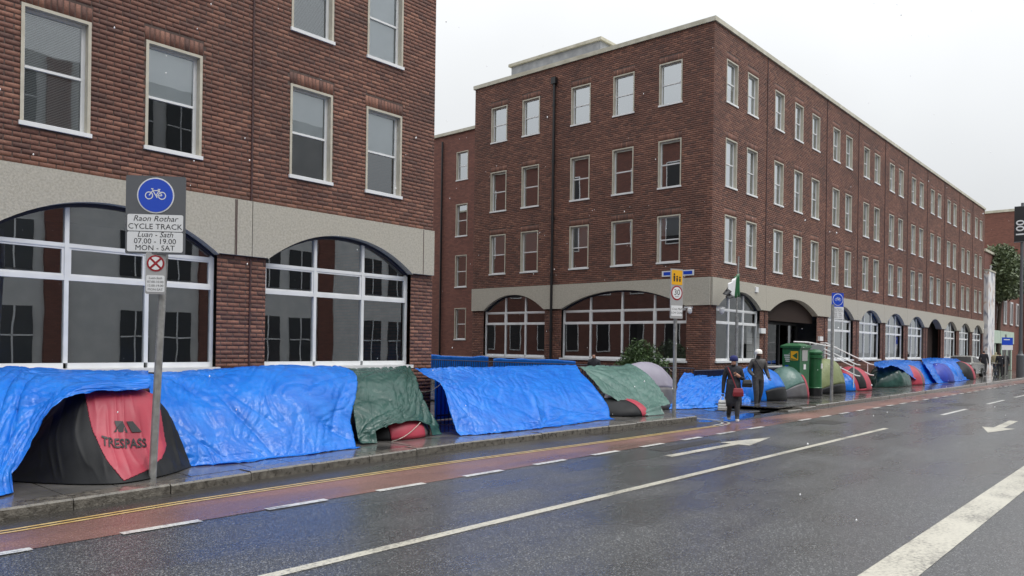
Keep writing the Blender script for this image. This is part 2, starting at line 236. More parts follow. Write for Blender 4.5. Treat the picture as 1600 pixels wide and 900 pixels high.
M = dict(
 brick=brick_mat(), brickx=bricktex_mat('brick_courses_x', 'X'), bricky=bricktex_mat('brick_courses_y', 'Y'),
 mortar=mat('mortar', (0.075, 0.05, 0.043), 0.9, (0.11, 0.08, 0.07), 8, bump=0.3),
 concrete=mat('concrete', (0.36, 0.34, 0.29), 0.85, (0.48, 0.45, 0.385), 30, 8, bump=0.45, bscale=130),
 coping=mat('coping', (0.42, 0.40, 0.32), 0.8, (0.55, 0.53, 0.45), 3, bump=0.2),
 white=mat('white_paint', (0.74, 0.75, 0.76), 0.35, (0.66, 0.67, 0.68), 3),
 cream=mat('cream_frame', (0.42, 0.39, 0.32), 0.5, (0.5, 0.47, 0.39), 5),
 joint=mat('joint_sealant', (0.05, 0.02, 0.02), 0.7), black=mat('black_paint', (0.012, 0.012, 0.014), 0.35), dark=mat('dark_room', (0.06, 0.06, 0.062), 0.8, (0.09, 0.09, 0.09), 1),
 navy=mat('navy_paint', (0.012, 0.016, 0.04), 0.35), blind=mat('blind_white', (0.8, 0.83, 0.85), 0.6, (0.74, 0.78, 0.8), 3), slat=mat('slat_grey', (0.7, 0.72, 0.73), 0.5),
 glass=glass_mat('window_glass', 0.13), gglass=glass_mat('ground_floor_glass', 0.26), glass2=glass_mat('coated_window_glass', 0.5), dglass=glass_mat('dark_door_glass', 0.08, (0.3, 0.33, 0.35)),
 lead=mat('lead_cladding', (0.22, 0.23, 0.25), 0.5, (0.32, 0.33, 0.35), 3), brown=mat('brown_panel', (0.03, 0.019, 0.015), 0.75, spec=0.2),
 road=asphalt_mat('asphalt', (0.024, 0.026, 0.03), (0.125, 0.128, 0.132), 0.22, 0.4, 0.14), side=asphalt_mat('side_asphalt', (0.03, 0.031, 0.034), (0.09, 0.09, 0.09), 0.08, 0.4, 0.1),
 red=asphalt_mat('red_surface', (0.15, 0.075, 0.062), (0.23, 0.125, 0.105), 0.25, 0.45, 0.06), gutter=asphalt_mat('gutter', (0.025, 0.023, 0.02), (0.06, 0.055, 0.05), 0.2, 0.5, 0.05),
 slab=mat('paving_slab', (0.06, 0.058, 0.055), 0.12, (0.125, 0.118, 0.11), 1.1, 6, bump=0.12, bscale=40, rough2=0.5),
 kerb=mat('granite_kerb', (0.065, 0.058, 0.048), 0.25, (0.17, 0.155, 0.13), 14, 6, bump=0.6, bscale=50, rough2=0.55),
 line=line_mat('white_line', (0.55, 0.55, 0.53), (0.12, 0.12, 0.12)), yline=mat('yellow_line', (0.42, 0.27, 0.09), 0.4, (0.55, 0.42, 0.2), 8, 6),
 cline=line_mat('cream_line', (0.50, 0.48, 0.41), (0.13, 0.125, 0.115)),
 blue=tarp_mat('blue_tarpaulin', (0.008, 0.17, 0.72), (0.02, 0.26, 0.86)), green=tarp_mat('green_tarpaulin', (0.028, 0.085, 0.072), (0.05, 0.13, 0.11)), teal=tarp_mat('pale_green_tarpaulin', (0.10, 0.20, 0.175), (0.15, 0.27, 0.235)),
 dgreen=tarp_mat('dark_green_tarpaulin', (0.012, 0.05, 0.04), (0.05, 0.13, 0.11), bscale=8), olive=tarp_mat('olive_cloth', (0.22, 0.26, 0.11), (0.30, 0.34, 0.17), 0.5),
 tblack=tarp_mat('black_tent_cloth', (0.009, 0.0095, 0.011), (0.018, 0.019, 0.021), 0.5, 0.05, 9, 0.1), tred=tarp_mat('red_tent_cloth', (0.40, 0.045, 0.075), (0.52, 0.06, 0.095), 0.45, 0.2, 9, 0.1), tgrey=tarp_mat('grey_tent_cloth', (0.09, 0.085, 0.09), (0.14, 0.135, 0.14), 0.5, 0.1, 9, 0.1),
 lilac=tarp_mat('lilac_tent_cloth', (0.28, 0.26, 0.33), (0.36, 0.34, 0.41), 0.5, 0.2, 9, 0.1), tblue=tarp_mat('blue_tent_cloth', (0.02, 0.04, 0.36), (0.03, 0.07, 0.5), 0.45, 0.25, 9, 0.1),
 galv=mat('galvanised_steel', (0.24, 0.24, 0.23), 0.45, (0.36, 0.36, 0.35), 12, 6, metal=0.4), sgrey=mat('sign_grey', (0.1, 0.105, 0.115), 0.5), lgrey=mat('plate_grey', (0.34, 0.34, 0.34), 0.5), swhite=mat('sign_white', (0.7, 0.71, 0.72), 0.4), sblue=mat('sign_blue', (0.006, 0.06, 0.5), 0.35), sred=mat('sign_red', (0.3, 0.012, 0.02), 0.4), sink=mat('sign_ink', (0.01, 0.01, 0.012), 0.5), syel=mat('sign_yellow', (0.75, 0.38, 0.01), 0.4),
 pgreen=mat('post_green', (0.016, 0.10, 0.036), 0.35, (0.022, 0.13, 0.05), 3), rail=mat('rail_white', (0.8, 0.8, 0.8), 0.3),
 skin=mat('skin', (0.5, 0.27, 0.19), 0.5), dskin=mat('brown_skin', (0.2, 0.1, 0.065), 0.5), coat=mat('dark_coat', (0.014, 0.015, 0.022), 0.8, (0.03, 0.031, 0.04), 20, bump=0.3, bscale=30), jacket=mat('charcoal_jacket', (0.04, 0.037, 0.036), 0.6, (0.075, 0.07, 0.068), 12, bump=0.3, bscale=25), trouser=mat('dark_trousers', (0.03, 0.03, 0.034), 0.8, (0.05, 0.05, 0.055), 14, bump=0.3, bscale=25), jeans=mat('blue_jeans', (0.07, 0.11, 0.2), 0.8), beanie=mat('navy_wool', (0.02, 0.025, 0.12), 0.9), shoe=mat('white_shoe', (0.7, 0.7, 0.7), 0.5), hair=mat('dark_hair', (0.02, 0.015, 0.012), 0.7), beige=mat('beige_cloth', (0.45, 0.4, 0.26), 0.8), redbag=mat('red_leather', (0.22, 0.02, 0.03), 0.35), bagwhite=mat('bag_white', (0.75, 0.76, 0.75), 0.4), cap=mat('white_cap', (0.78, 0.76, 0.72), 0.7),
 leaf=mat('leaf_green', (0.03, 0.065, 0.02), 0.5, (0.07, 0.12, 0.035), 6), leaf2=mat('leaf_olive', (0.05, 0.075, 0.03), 0.55, (0.11, 0.14, 0.06), 3), bark=mat('bark', (0.06, 0.045, 0.035), 0.9),
 owin=mat('far_window', (0.05, 0.055, 0.06), 0.15), ostone=mat('far_stone', (0.52, 0.53, 0.53), 0.7, (0.62, 0.62, 0.61), 1.5), stone=mat('stone_facade', (0.4, 0.41, 0.41), 0.7, (0.5, 0.5, 0.5), 1.5), silver=mat('silver_paint', (0.42, 0.42, 0.4), 0.25, metal=0.6), tyre=mat('rubber', (0.015, 0.015, 0.015), 0.8), tail=mat('tail_red', (0.25, 0.01, 0.015), 0.2), chrome=mat('rim_metal', (0.5, 0.5, 0.5), 0.3, metal=0.8),
 mint=mat('mint_shopfront', (0.4, 0.52, 0.42), 0.5, (0.48, 0.58, 0.48), 2), snow=mat('snowflake', (0.9, 0.9, 0.92), 0.8), water=mat('puddle', (0.02, 0.021, 0.022), 0.02, spec=0.6), iron=mat('cast_iron', (0.03, 0.03, 0.03), 0.4, bump=0.6, bscale=30))

for k_ in ('slab', 'kerb'):
    b_ = M[k_].node_tree.nodes['Principled BSDF']; b_.inputs['Coat Weight'].default_value = 0.8; b_.inputs['Coat Roughness'].default_value = 0.09; b_.inputs['Coat IOR'].default_value = 1.33
# ------------------------------------------------------------------ ground, road, markings
FY = 12.5; XC = 24.56
KX = [-30, 0, 2.4, 5.3, 9, 12.5, 16.6, 22, 30, 120]; KY = [8.4, 8.55, 8.72, 9.08, 9.35, 9.33, 9.2, 8.62, 8.5, 8.5]
def kY(x): return float(np.interp(x, KX, KY))
def sheet(name, pts, z, m, parent=None, **k): return mk(name, [(p[0], p[1], z) for p in pts], [tuple(range(len(pts)))], m, parent, **k)
sheet('ground', [(-400, -400), (600, -400), (600, 600), (-400, 600)], -0.06, M['gutter'], kind='structure')
road = sheet('road', [(-60, -6), (300, -6), (300, 9.6), (-60, 9.6)], 0.0, M['road'], kind='structure')
sheet('side_street', [(17.2, 9.6), (22.6, 9.6), (22.6, 60), (17.2, 60)], 0.001, M['side'], kind='structure')
sheet('side_street_mouth', [(17.0, 8.45), (22.0, 8.45), (22.4, 9.7), (17.0, 9.7)], 0.004, M['side'], kind='structure')
xs = list(np.linspace(-30, 120, 120))
def strip(name, f0, f1, z, m, x0, x1, n=40, parent=road, **k):
    q = np.linspace(x0, x1, n); v = []; f = []
    for x in q: v += [(x, f0(x), z), (x, f1(x), z)]
    for i in range(n-1): f.append((2*i, 2*i+2, 2*i+3, 2*i+1))
    return mk(name, v, f, m, parent, **k)
def yl(x): return float(np.interp(x, [-30, 2.2, 4.1, 8.1, 13, 17.0], [8.0, 8.14, 8.32, 8.38, 8.2, 8.15]))
strip('cycle_lane', lambda x: 7.42, lambda x: yl(x)+0.02 if x < 17 else min(8.42, kY(x)-0.1), 0.004, M['red'], -30, 120, 160)
strip('gutter_strip', lambda x: yl(x)+0.02, lambda x: kY(x)+0.02, 0.006, M['gutter'], -30, 17.0, 60)
strip('yellow_line', lambda x: yl(x), lambda x: yl(x)+0.05, 0.009, M['yline'], -30, 16.6, 60)
strip('yellow_line', lambda x: yl(x)+0.10, lambda x: yl(x)+0.15, 0.009, M['yline'], -30, 16.6, 60)
def ctube(name, pts, w, z, m):
    v = []; f = []
    for i, p in enumerate(pts):
        a = Vector(pts[max(i-1, 0)]); b = Vector(pts[min(i+1, len(pts)-1)]); t = (b-a).normalized(); nn = Vector((-t.y, t.x))
        v += [(p[0]-nn.x*w/2, p[1]-nn.y*w/2, z), (p[0]+nn.x*w/2, p[1]+nn.y*w/2, z)]
    for i in range(len(pts)-1): f.append((2*i, 2*i+2, 2*i+3, 2*i+1))
    return mk(name, v, f, m, road)
for rr_ in (1.05, 0.9):
    ctube('yellow_line', [(16.6, yl(16.6)+1.075-rr_)]+[(16.9+rr_*math.sin(a), yl(16.6)+1.1-rr_*math.cos(a)) for a in np.linspace(0.1, 1.75, 12)]+[(17.75+(rr_-0.9), 11.5)], 0.06, 0.0095, M['cline'])
for k in range(-3, 34):                                  # dashes of the cycle lane edge
    x0 = 1.49+1.497*k
    if 17.6 < x0 < 18: continue
    m_ = 0.76 if x0 < 20 else 0.7
    strip('lane_dash', lambda x: 7.36, lambda x: 7.47, 0.0085, M['line'], x0, x0+m_, 2)
strip('lane_line', lambda x: 5.24, lambda x: 5.36, 0.004, M['cline'], -4, 19.2, 30)
for x0 in (24.5, 31, 36.5, 42, 48): strip('lane_line', lambda x: 5.24, lambda x: 5.36, 0.004, M['line'], x0, x0+3.2, 2)
strip('bus_lane_line', lambda x: 1.62, lambda x: 1.98, 0.004, M['cline'], -8, 60, 40)
def arrow(name, tip, tail, w, hw, hl):
    t = Vector((tip[0]-tail[0], tip[1]-tail[1])); ln = t.length; t /= ln; nn = Vector((-t.y, t.x)); T = Vector(tail)
    q = [T-nn*w, T+t*(ln-hl)-nn*w, T+t*(ln-hl)-nn*hw, Vector(tip), T+t*(ln-hl)+nn*hw, T+t*(ln-hl)+nn*w, T+nn*w]
    sheet(name, [(p.x, p.y) for p in q], 0.0045, M['cline'], road)
arrow('road_arrow', (15.3, 6.42), (11.3, 6.48), 0.08, 0.3, 1.6)
arrow('road_arrow', (20.0, 3.4), (24.0, 3.5), 0.1, 0.34, 1.5)
for (x, y, a, b) in ((12.9, 7.0, 1.1, 0.14), (19.6, 6.75, 0.5, 0.3), (30, 5.9, 0.7, 0.35)):
    mb = MB(); mb.box(x-a, x+a, y-b, y+b, -0.02, 0.0048); mb.out('manhole_cover', M['iron'], road)
rng2 = random.Random(3)
def puddle(x, y, a, b, rot, s):
    p = []
    for k in range(28):
        t = 2*math.pi*k/28; r = 1+0.25*math.sin(2*t+s)+0.16*math.sin(3*t+2*s)+0.1*math.sin(5*t+s*3)
        p.append((x+r*(a*math.cos(t)*math.cos(rot)-b*math.sin(t)*math.sin(rot)), y+r*(a*math.cos(t)*math.sin(rot)+b*math.sin(t)*math.cos(rot))))
    sheet('puddle', p, 0.0062, M['water'], road)
puddle(19.6, 8.95, 1.5, 0.32, 0.1, 1); puddle(22.0, 9.3, 0.9, 0.3, 0.3, 2); puddle(17.7, 9.0, 0.5, 0.22, 0.4, 3); puddle(21.0, 10.4, 0.8, 0.35, 0.8, 4)

# pavements: slabs and kerb stones are pieces of their own
def pavement(name, x0, x1, yb, slab_to, end_l, end_r):
    root = empty(name, ((x0+x1)/2, 10.8, 0), kind='structure')
    n = max(2, int((x1-x0)/0.5)); v = []; f = []
    for i in range(n+1):
        x = x0+(x1-x0)*i/n; y0 = kY(x)+0.30
        v += [(x, y0, 0.105), (x, yb, 0.105)]
    for i in range(n): f.append((2*i, 2*i+2, 2*i+3, 2*i+1))
    mk('bedding', v, f, M['gutter'], root)
    # kerb stones
    x = x0; i = 0
    while x < x1-0.05:
        ln = min(0.93+0.2*rng2.random(), x1-x); a = x+0.006; b = x+ln-0.006; dz = rng2.uniform(-0.006, 0.006); dy = rng2.uniform(-0.008, 0.008)
        y0a, y0b = kY(a)+dy, kY(b)+dy; zt = 0.122+dz
        drop = 0.0
        if end_l and x < x0+2.0: zt = 0.045+0.077*max(0, (x-x0)/2.0)
        vs = [(a, y0a, -0.02), (b, y0b, -0.02), (b, y0b, zt-0.02), (a, y0a, zt-0.02), (a, y0a+0.025, zt), (b, y0b+0.025, zt), (b, y0b+0.30, zt), (a, y0a+0.30, zt), (b, y0b+0.3, -0.02), (a, y0a+0.3, -0.02)]
        mk('kerb_stone', vs, [(0, 1, 2, 3), (3, 2, 5, 4), (4, 5, 6, 7), (7, 6, 8, 9), (1, 8, 6, 5, 2), (0, 3, 4, 7, 9)], M['kerb'], root)
        x += ln; i += 1
        if x > 75: break
    cnt = 0; row = 0; y = 9.66 if x0 < 10 else 8.82; first = y
    x = x0
    # first course follows the kerb, the rest is regular
    protos = {}
    rows = []
    yy = first
    while yy < yb-0.05: rows.append((yy, min(yy+0.6, yb))); yy += 0.6
    for ri, (ya, yc) in enumerate(rows):
        x = x0-rng2.random()*0.8
        while x < slab_to:
            w = (0.6, 0.75, 0.9)[rng2.randrange(3)]; a = max(x, x0)+0.004; b = min(x+w, slab_to, x1)-0.004; x += w
            if b-a < 0.05: continue
            z = 0.12+rng2.uniform(-0.003, 0.002)
            ra, rb = ya+0.004, yc-0.004
            if ri == 0: va, vb = kY(a)+0.305, kY(b)+0.305
            else: va = vb = ra
            if min(va, vb) > rb-0.03: continue
            mk('paving_slab', [(a, va, z-0.03), (b, vb, z-0.03), (b, rb, z-0.03), (a, rb, z-0.03), (a+.004, va+.004, z), (b-.004, vb+.004, z), (b-.004, rb-.004, z), (a+.004, rb-.004, z)],
               [(4, 5, 6, 7), (0, 1, 5, 4), (1, 2, 6, 5), (2, 3, 7, 6), (3, 0, 4, 7)], M['slab'], root)
    if x1 > slab_to:
        sheet('paving', [(slab_to, kY(slab_to)+0.305), (x1, kY(x1)+0.305), (x1, yb), (slab_to, yb)], 0.12, M['slab'], root)
    return root
p1 = pavement('pavement', -8, 17.3, 12.5, 17.3, False, True)
p2 = pavement('pavement', 21.8, 120, 12.52, 36, True, False)
mb = MB(); mb.box(17.3, 17.48, 9.25, 12.5, -0.02, 0.121); mb.out('kerb_return', M['kerb'], p1)

# ------------------------------------------------------------------ buildings
def street(s, d, z): return (s, FY+d, z)
def leftface(s, d, z): return (XC+d, s, z)
def subtract(iv, a, b):
    o = []
    for (p, q) in iv:
        if b <= p or a >= q: o.append((p, q)); continue
        if a > p: o.append((p, a))
        if b < q: o.append((b, q))
    return o
def lay(s0, s1, z0, z1, holes, sold):
    out = []; nrow = int(round((z1-z0)/0.075)); hgt = (z1-z0)/nrow
    allh = holes+[(a-0.02, b+0.02, z, z+0.225) for (a, b, z) in sold]
    for r in range(nrow):
        za = z0+r*hgt; zb = za+hgt-0.01; iv = [(s0, s1)]
        for (a, b, c, d) in allh:
            if c < zb-0.02 and d > za+0.02: iv = subtract(iv, a, b)
        ph = 0.1125*(r % 2)
        for (p, q) in iv:
            k0 = math.floor((p-ph)/0.225)
            for k in range(k0, math.ceil((q-ph)/0.225)+1):
                a = max(p, ph+k*0.225); b = min(q, ph+(k+1)*0.225-0.014)
                if b-a > 0.03: out.append((a, b, za, zb))
    for (a, b, z) in sold:
        n = int((b-a+0.04)/0.075)
        for k in range(n): out.append((a-0.02+k*(b-a+0.04)/n, a-0.02+(k+1)*(b-a+0.04)/n-0.01, z+0.005, z+0.215))
    return out
def brick_mesh(name, bl, xf, parent, proud=0.006, attrs=None, **k):
    n = len(bl); v = np.zeros((n, 8, 3)); B = np.array(bl)
    e = 0.003
    for i, (sa, za, dd, ee) in enumerate(((0, 2, 0, 0), (1, 2, 0, 0), (1, 3, 0, 0), (0, 3, 0, 0), (0, 2, 1, 1), (1, 2, 1, 1), (1, 3, 1, 1), (0, 3, 1, 1))):
        s = B[:, sa]+(e if sa == 0 else -e)*ee; z = B[:, za]+(e if za == 2 else -e)*ee
        d = np.full(n, 0.002)-dd*(proud+rng.uniform(0, 0.003, n))
        v[:, i] = np.stack([s, FY+d, z], 1) if xf is street else np.stack([XC+d, s, z], 1)
    fl = np.array([(4, 5, 6, 7), (0, 1, 5, 4), (1, 2, 6, 5), (2, 3, 7, 6), (3, 0, 4, 7)])
    if xf is leftface: fl = fl[:, ::-1]
    faces = (np.arange(n)[:, None, None]*8+fl[None]).reshape(-1, 4)
    a = np.repeat(rng.random(n)**1.1 if attrs is None else attrs, 5)
    return mk(name, v.reshape(-1, 3), faces, M['brick'], parent, attr=a, **k)
def backing(name, s0, s1, z0, z1, holes, xf, parent, m, d=0.0):
    S_ = sorted({s0, s1, *[min(max(h[i], s0), s1) for h in holes for i in (0, 1)]}); Z_ = sorted({z0, z1, *[min(max(h[i], z0), z1) for h in holes for i in (2, 3)]})
    mb = MB(xf, xf is leftface)
    for i in range(len(S_)-1):
        for j in range(len(Z_)-1):
            a, b, c, e = S_[i], S_[i+1], Z_[j], Z_[j+1]; cs, cz = (a+b)/2, (c+e)/2
            if any(h[0] < cs < h[1] and h[2] < cz < h[3] for h in holes): continue
            mb.add([(a, d, c), (b, d, c), (b, d, e), (a, d, e)], [(0, 1, 2, 3)])
    return mb.out(name, m, parent)
# sash windows: shared local meshes, x along wall, y into wall
def local_mesh(name, mb, m):
    me = bpy.data.meshes.new(name); me.from_pydata(mb.v, [], mb.f); me.materials.append(m); me.update(); return me
WM = {}
def win_meshes(w, h):
    k = (round(w, 2), round(h, 2))
    if k in WM: return WM[k]
    t = 0.045
    a = MB(); a.box(0, t, -0.014, 0.22, 0, h); a.box(w-t, w, -0.014, 0.22, 0, h); a.box(t, w-t, -0.014, 0.22, h-t, h)
    s = MB(); s.box(-0.02, w+0.02, -0.04, 0.22, -0.01, 0.05)
    f = MB(); q = 0.035; y0, y1 = 0.10, 0.145
    f.box(t, t+q, y0, y1, 0.05, h-t); f.box(w-t-q*1.6, w-t, y0, y1, 0.05, h-t); f.box(t+q, w-t-q*1.6, y0, y1, h-t-q, h-t); f.box(t+q, w-t-q*1.6, y0, y1, 0.05, 0.09); f.box(t+q, w-t-q*1.6, y0-0.01, y1, h*0.5-0.02, h*0.5+0.018)
    p1_ = MB(); p1_.add([(t+q-0.005, 0.12, 0.085), (w-t-q*1.6+0.005, 0.12, 0.085), (w-t-q*1.6+0.005, 0.12, h*0.5-0.015), (t+q-0.005, 0.12, h*0.5-0.015)], [(0, 1, 2, 3)])
    p2_ = MB(); p2_.add([(t+q-0.005, 0.115, h*0.5+0.013), (w-t-q*1.6+0.005, 0.115, h*0.5+0.013), (w-t-q*1.6+0.005, 0.115, h-t-q+0.005), (t+q-0.005, 0.115, h-t-q+0.005)], [(0, 1, 2, 3)])
    WM[k] = dict(a=a, s=s, f=f, p1=p1_, p2=p2_, me={})
    return WM[k]
def window(parent, org, rz, w, h, gl='glass', blind=None, slats=False):
    d = win_meshes(w, h); me = d['me']
    def get(key, mb, m):
        if key not in me: me[key] = local_mesh(key, mb, m)
        return me[key]
    o = bpy.data.objects.new('window', get('window', d['a'], M['cream'])); COL.objects.link(o); o.parent = parent; WL[o] = Vector(org); o.location = Vector(org)-WL[parent]; o.rotation_euler.z = rz
    def sub(nm, me_):
        c = bpy.data.objects.new(nm, me_); COL.objects.link(c); c.parent = o; WL[c] = Vector(org); return c
    sub('sill', get('sill', d['s'], M['white'])); sub('sash_frame', get('sash_frame', d['f'], M['white']))
    sub('pane', get('pane1'+gl, d['p1'], M[gl])); sub('pane', get('pane2'+gl, d['p2'], M[gl]))
    if blind:
        key = 'blind%.1f%s' % (blind, slats)
        if key not in me:
            mb = MB(); z0 = h-0.06-(h-0.15)*blind
            if slats:
                n = int((h-0.06-z0)/0.024)
                for i in range(n):
                    z = z0+i*0.024; mb.add([(0.085, 0.15, z), (w-0.105, 0.15, z), (w-0.105, 0.165, z+0.021), (0.085, 0.165, z+0.021)], [(0, 1, 2, 3)])
            else: mb.box(0.085, w-0.105, 0.155, 0.16, z0, h-0.06); mb.box(0.085, w-0.105, 0.15, 0.166, z0-0.02, z0)
            me[key] = local_mesh('blind', mb, M['slat'] if slats else M['blind'])
        sub('blind', me[key])
    return o
def archz(s, a, b, zs, rise):
    t = (s-(a+b)/2)/((b-a)/2); return zs+rise*max(0, 1-abs(t)**2.15)
def band_panel(parent, s0, s1, a, b, xf, zb=3.30, zt=4.27, zs=3.28, rise=0.6, d0=-0.07, d1=0.30):
    mb = MB(xf, xf is leftface); n = 26
    S_ = [s0]+list(np.linspace(a, b, n))+[s1]
    def zz(s): return archz(s, a, b, zs, rise) if a <= s <= b else zb
    for i in range(len(S_)-1):
        p, q = S_[i], S_[i+1]; zp = zb if i == 0 else zz(p); zq = zb if i == len(S_)-2 else zz(q)
        if i == 0: zp = zq = zb
        if i == len(S_)-2: zp = zq = zb
        mb.add([(p, d0, zp), (q, d0, zq), (q, d0, zt), (p, d0, zt), (p, d1, zp), (q, d1, zq)], [(0, 1, 2, 3), (0, 4, 5, 1)])
    mb.add([(s0, d0, zt), (s1, d0, zt), (s1, d1, zt), (s0, d1, zt)], [(0, 1, 2, 3)])
    for s in (s0, s1): mb.add([(s, d0, zb), (s, d1, zb), (s, d1, zt), (s, d0, zt)], [(0, 1, 2, 3)])
    return mb.out('concrete_lintel', M['concrete'], parent)
def arch_window(parent, a, b, xf, mull, z0=1.36, zs=3.28, rise=0.6, t1=3.2, t2=2.71, gl='gglass', dd=0.14):
    fl = xf is leftface
    fr = MB(xf, fl); w = 0.03
    cols = [a]+mull+[b]
    fr.box(a, a+0.05, dd-0.03, dd+0.05, z0, zs+0.02); fr.box(b-0.05, b, dd-0.03, dd+0.05, z0, zs+0.02)
    for m_ in mull: fr.box(m_-w, m_+w, dd-0.035, dd+0.05, z0+0.08, archz(m_, a, b, zs, rise))
    for i in range(len(cols)-1):
        c0 = cols[i]+(0.05 if i == 0 else w); c1 = cols[i+1]-(0.05 if i == len(cols)-2 else w)
        for (za, zb_) in ((t1-0.03, t1+0.03), (t2-0.035, t2+0.035), (z0, z0+0.08)): fr.box(c0, c1, dd-0.03, dd+0.05, za, zb_)
        fr.box(c0, c0+0.035, dd-0.02, dd+0.04, t2+0.035, t1-0.03); fr.box(c1-0.035, c1, dd-0.02, dd+0.04, t2+0.035, t1-0.03)
        fr.box(c0+0.035, c1-0.035, dd-0.02, dd+0.04, t2+0.035, t2+0.065); fr.box(c0+0.035, c1-0.035, dd-0.02, dd+0.04, t1-0.06, t1-0.03)
    wn = fr.out('window', M['white'], parent)
    sl = MB(xf, fl); sl.box(a-0.06, b+0.06, -0.06, dd+0.04, z0-0.07, z0-0.002); sl.out('sill', M['white'], wn)
    rim = MB(xf, fl); sm = list(np.linspace(a, b, 24))        # dark curved head of the frame under the arch
    for i in range(23):
        p, q = sm[i], sm[i+1]; zp, zq = archz(p, a, b, zs, rise), archz(q, a, b, zs, rise)
        rim.add([(p, dd-0.04, zp-0.055), (q, dd-0.04, zq-0.055), (q, dd-0.04, zq), (p, dd-0.04, zp), (p, dd+0.05, zp-0.055), (q, dd+0.05, zq-0.055)], [(0, 1, 2, 3), (0, 4, 5, 1)])
    rim.out('arch_head', M['navy'], wn)
    for i in range(len(cols)-1):
        c0 = cols[i]; c1 = cols[i+1]
        for (za, zb_) in ((z0+0.05, t2), (t2, t1)):
            g = MB(xf, fl); g.add([(c0+0.01, dd+0.01, za), (c1-0.01, dd+0.01, za), (c1-0.01, dd+0.01, zb_-0.004), (c0+0.01, dd+0.01, zb_-0.004)], [(0, 1, 2, 3)]); g.out('pane', M[gl], wn)
        g = MB(xf, fl); ss = np.linspace(c0+0.01, c1-0.01, 9)
        for j in range(8): g.add([(ss[j], dd+0.01, t1), (ss[j+1], dd+0.01, t1), (ss[j+1], dd+0.01, max(t1+0.001, archz(ss[j+1], a, b, zs, rise))), (ss[j], dd+0.01, max(t1+0.001, archz(ss[j], a, b, zs, rise)))], [(0, 1, 2, 3)])
        g.out('pane', M[gl], wn)
    return wn
ZR = [(4.84, 6.57), (7.55, 9.30), (10.55, 12.10)]; ZB = 4.27; ZT = 13.12

# --- building with the round-headed windows behind the first tents
LB = empty('brick_office_building', (3.5, 17, 0), 'red brick office block with concrete arches behind the tent lettered in black', 'building')
LX0, LX1 = -6.0, 11.52
lw = []; 
for bay in range(-2, 3):
    x0 = 7.16-4.353*(1-bay) if False else 7.16+4.353*(bay-1)
    for off in (0.76, 2.50):
        if x0+off > LX0+0.2 and x0+off+0.93 < LX1: lw.append((x0+off, x0+off+0.93))
holes = [(a, b, z0, z1) for (a, b) in lw for (z0, z1) in ZR]
sold = [(a, b, z1) for (a, b) in lw for (z0, z1) in ZR]
bl = lay(LX0, LX1, ZB+0.012, ZT, holes, sold)
archs = [(7.16+4.353*k+0.31, 7.16+4.353*k+3.74) for k in (-3, -2, -1, 0)]
bl += lay(LX0, LX1, 0.15, 3.30, [(a, b, 1.29, 3.4) for (a, b) in archs], [])
joints = [7.16+4.353*k for k in (-3, -2, -1, 0)]
bl = [q for q in bl if not any(q[0] < j+0.012 and q[1] > j-0.012 for j in joints) or True]
full = [q for q in bl if abs(q[1]-q[0]-0.211) < 1e-3 and 0.05 < q[3]-q[2] < 0.08]
near = sorted(full, key=lambda q: (q[0]-3.6)**2*0.6+(q[2]-5.2)**2 if q[0] > 3.3 else 99)[:300]
ns = set(near)
brick_mesh('brickwork', [q for q in bl if q not in ns], street, LB, kind='stuff')
bm8 = []
h0 = near[0][3]-near[0][2]
for i in range(8):
    o = brick_mesh('brick', [(0, 0.211, 0, h0)], street, LB, attrs=np.array([(i+0.5)/8*0.9])); bm8.append(o.data); bpy.data.objects.remove(o)
for i, q in enumerate(near):
    o = bpy.data.objects.new('brick', bm8[rng2.randrange(8)]); link(o, LB, (q[0]+0.1055, FY-0.0055, q[2]))
holesB = holes+[(a, b, 1.29, 3.9) for (a, b) in archs]
backing('wall', LX0, LX1, 0, ZT, holesB, street, LB, M['mortar'])
for k in range(-3, 1):
    j = 7.16+4.353*k
    band_panel(LB, j+0.006, j+4.345, j+0.31, j+3.74, street)
    mb = MB(street); mb.box(j-0.31, j-0.29, -0.073, -0.06, 3.3, 4.26); mb.out('panel_joint', M['joint'], LB); mb = MB(street); mb.box(j+4.02, j+4.035, -0.073, -0.06, 3.3, 4.26); mb.out('panel_joint', M['joint'], LB)
    arch_window(LB, j+0.31, j+3.74, street, [j+1.43, j+2.56] if k != -1 else [4.24, 5.42])
    mb = MB(street); mb.box(j-0.014, j+0.014, -0.022, 0.0, 0.12, 3.29); mb.box(j-0.014, j+0.014, -0.022, 0, 4.28, ZT); mb.out('movement_joint', M['joint'], LB)
bset = {(3.5, 0): (1.0, True), (5.3, 0): (0.5, False), (7.9, 0): (0.5, False), (9.6, 0): (0.52, False), (7.9, 1): (1.0, True), (9.6, 1): (1.0, False)}
for (a, b) in lw:
    for zi, (z0, z1) in enumerate(ZR):
        bb = (rng2.choice((0.4, 0.6, 1.0)), False)
        for (kx, kz), val in bset.items():
            if abs(a-kx) < 0.25 and kz == zi: bb = val
        window(LB, (a, FY, z0), 0, b-a, z1-z0, 'glass', bb[0], bb[1])
mb = MB(); mb.add([(LX1, FY, 0), (LX1, 48, 0), (LX1, 48, ZT), (LX1, FY, ZT)], [(0, 1, 2, 3)]); mb.out('side_wall', M['bricky'], LB)
mb = MB(); mb.add([(LX0, 48, 0), (LX1, 48, 0), (LX1, 48, ZT), (LX0, 48, ZT), (LX0, FY, 0), (LX0, FY, ZT)], [(1, 0, 3, 2), (0, 4, 5, 3)]); mb.out('rear_wall', M['brickx'], LB)
mb = MB(); mb.box(LX0, LX1+0.06, FY-0.06, 48.05, ZT, ZT+0.14); mb.out('roof', M['coping'], LB)
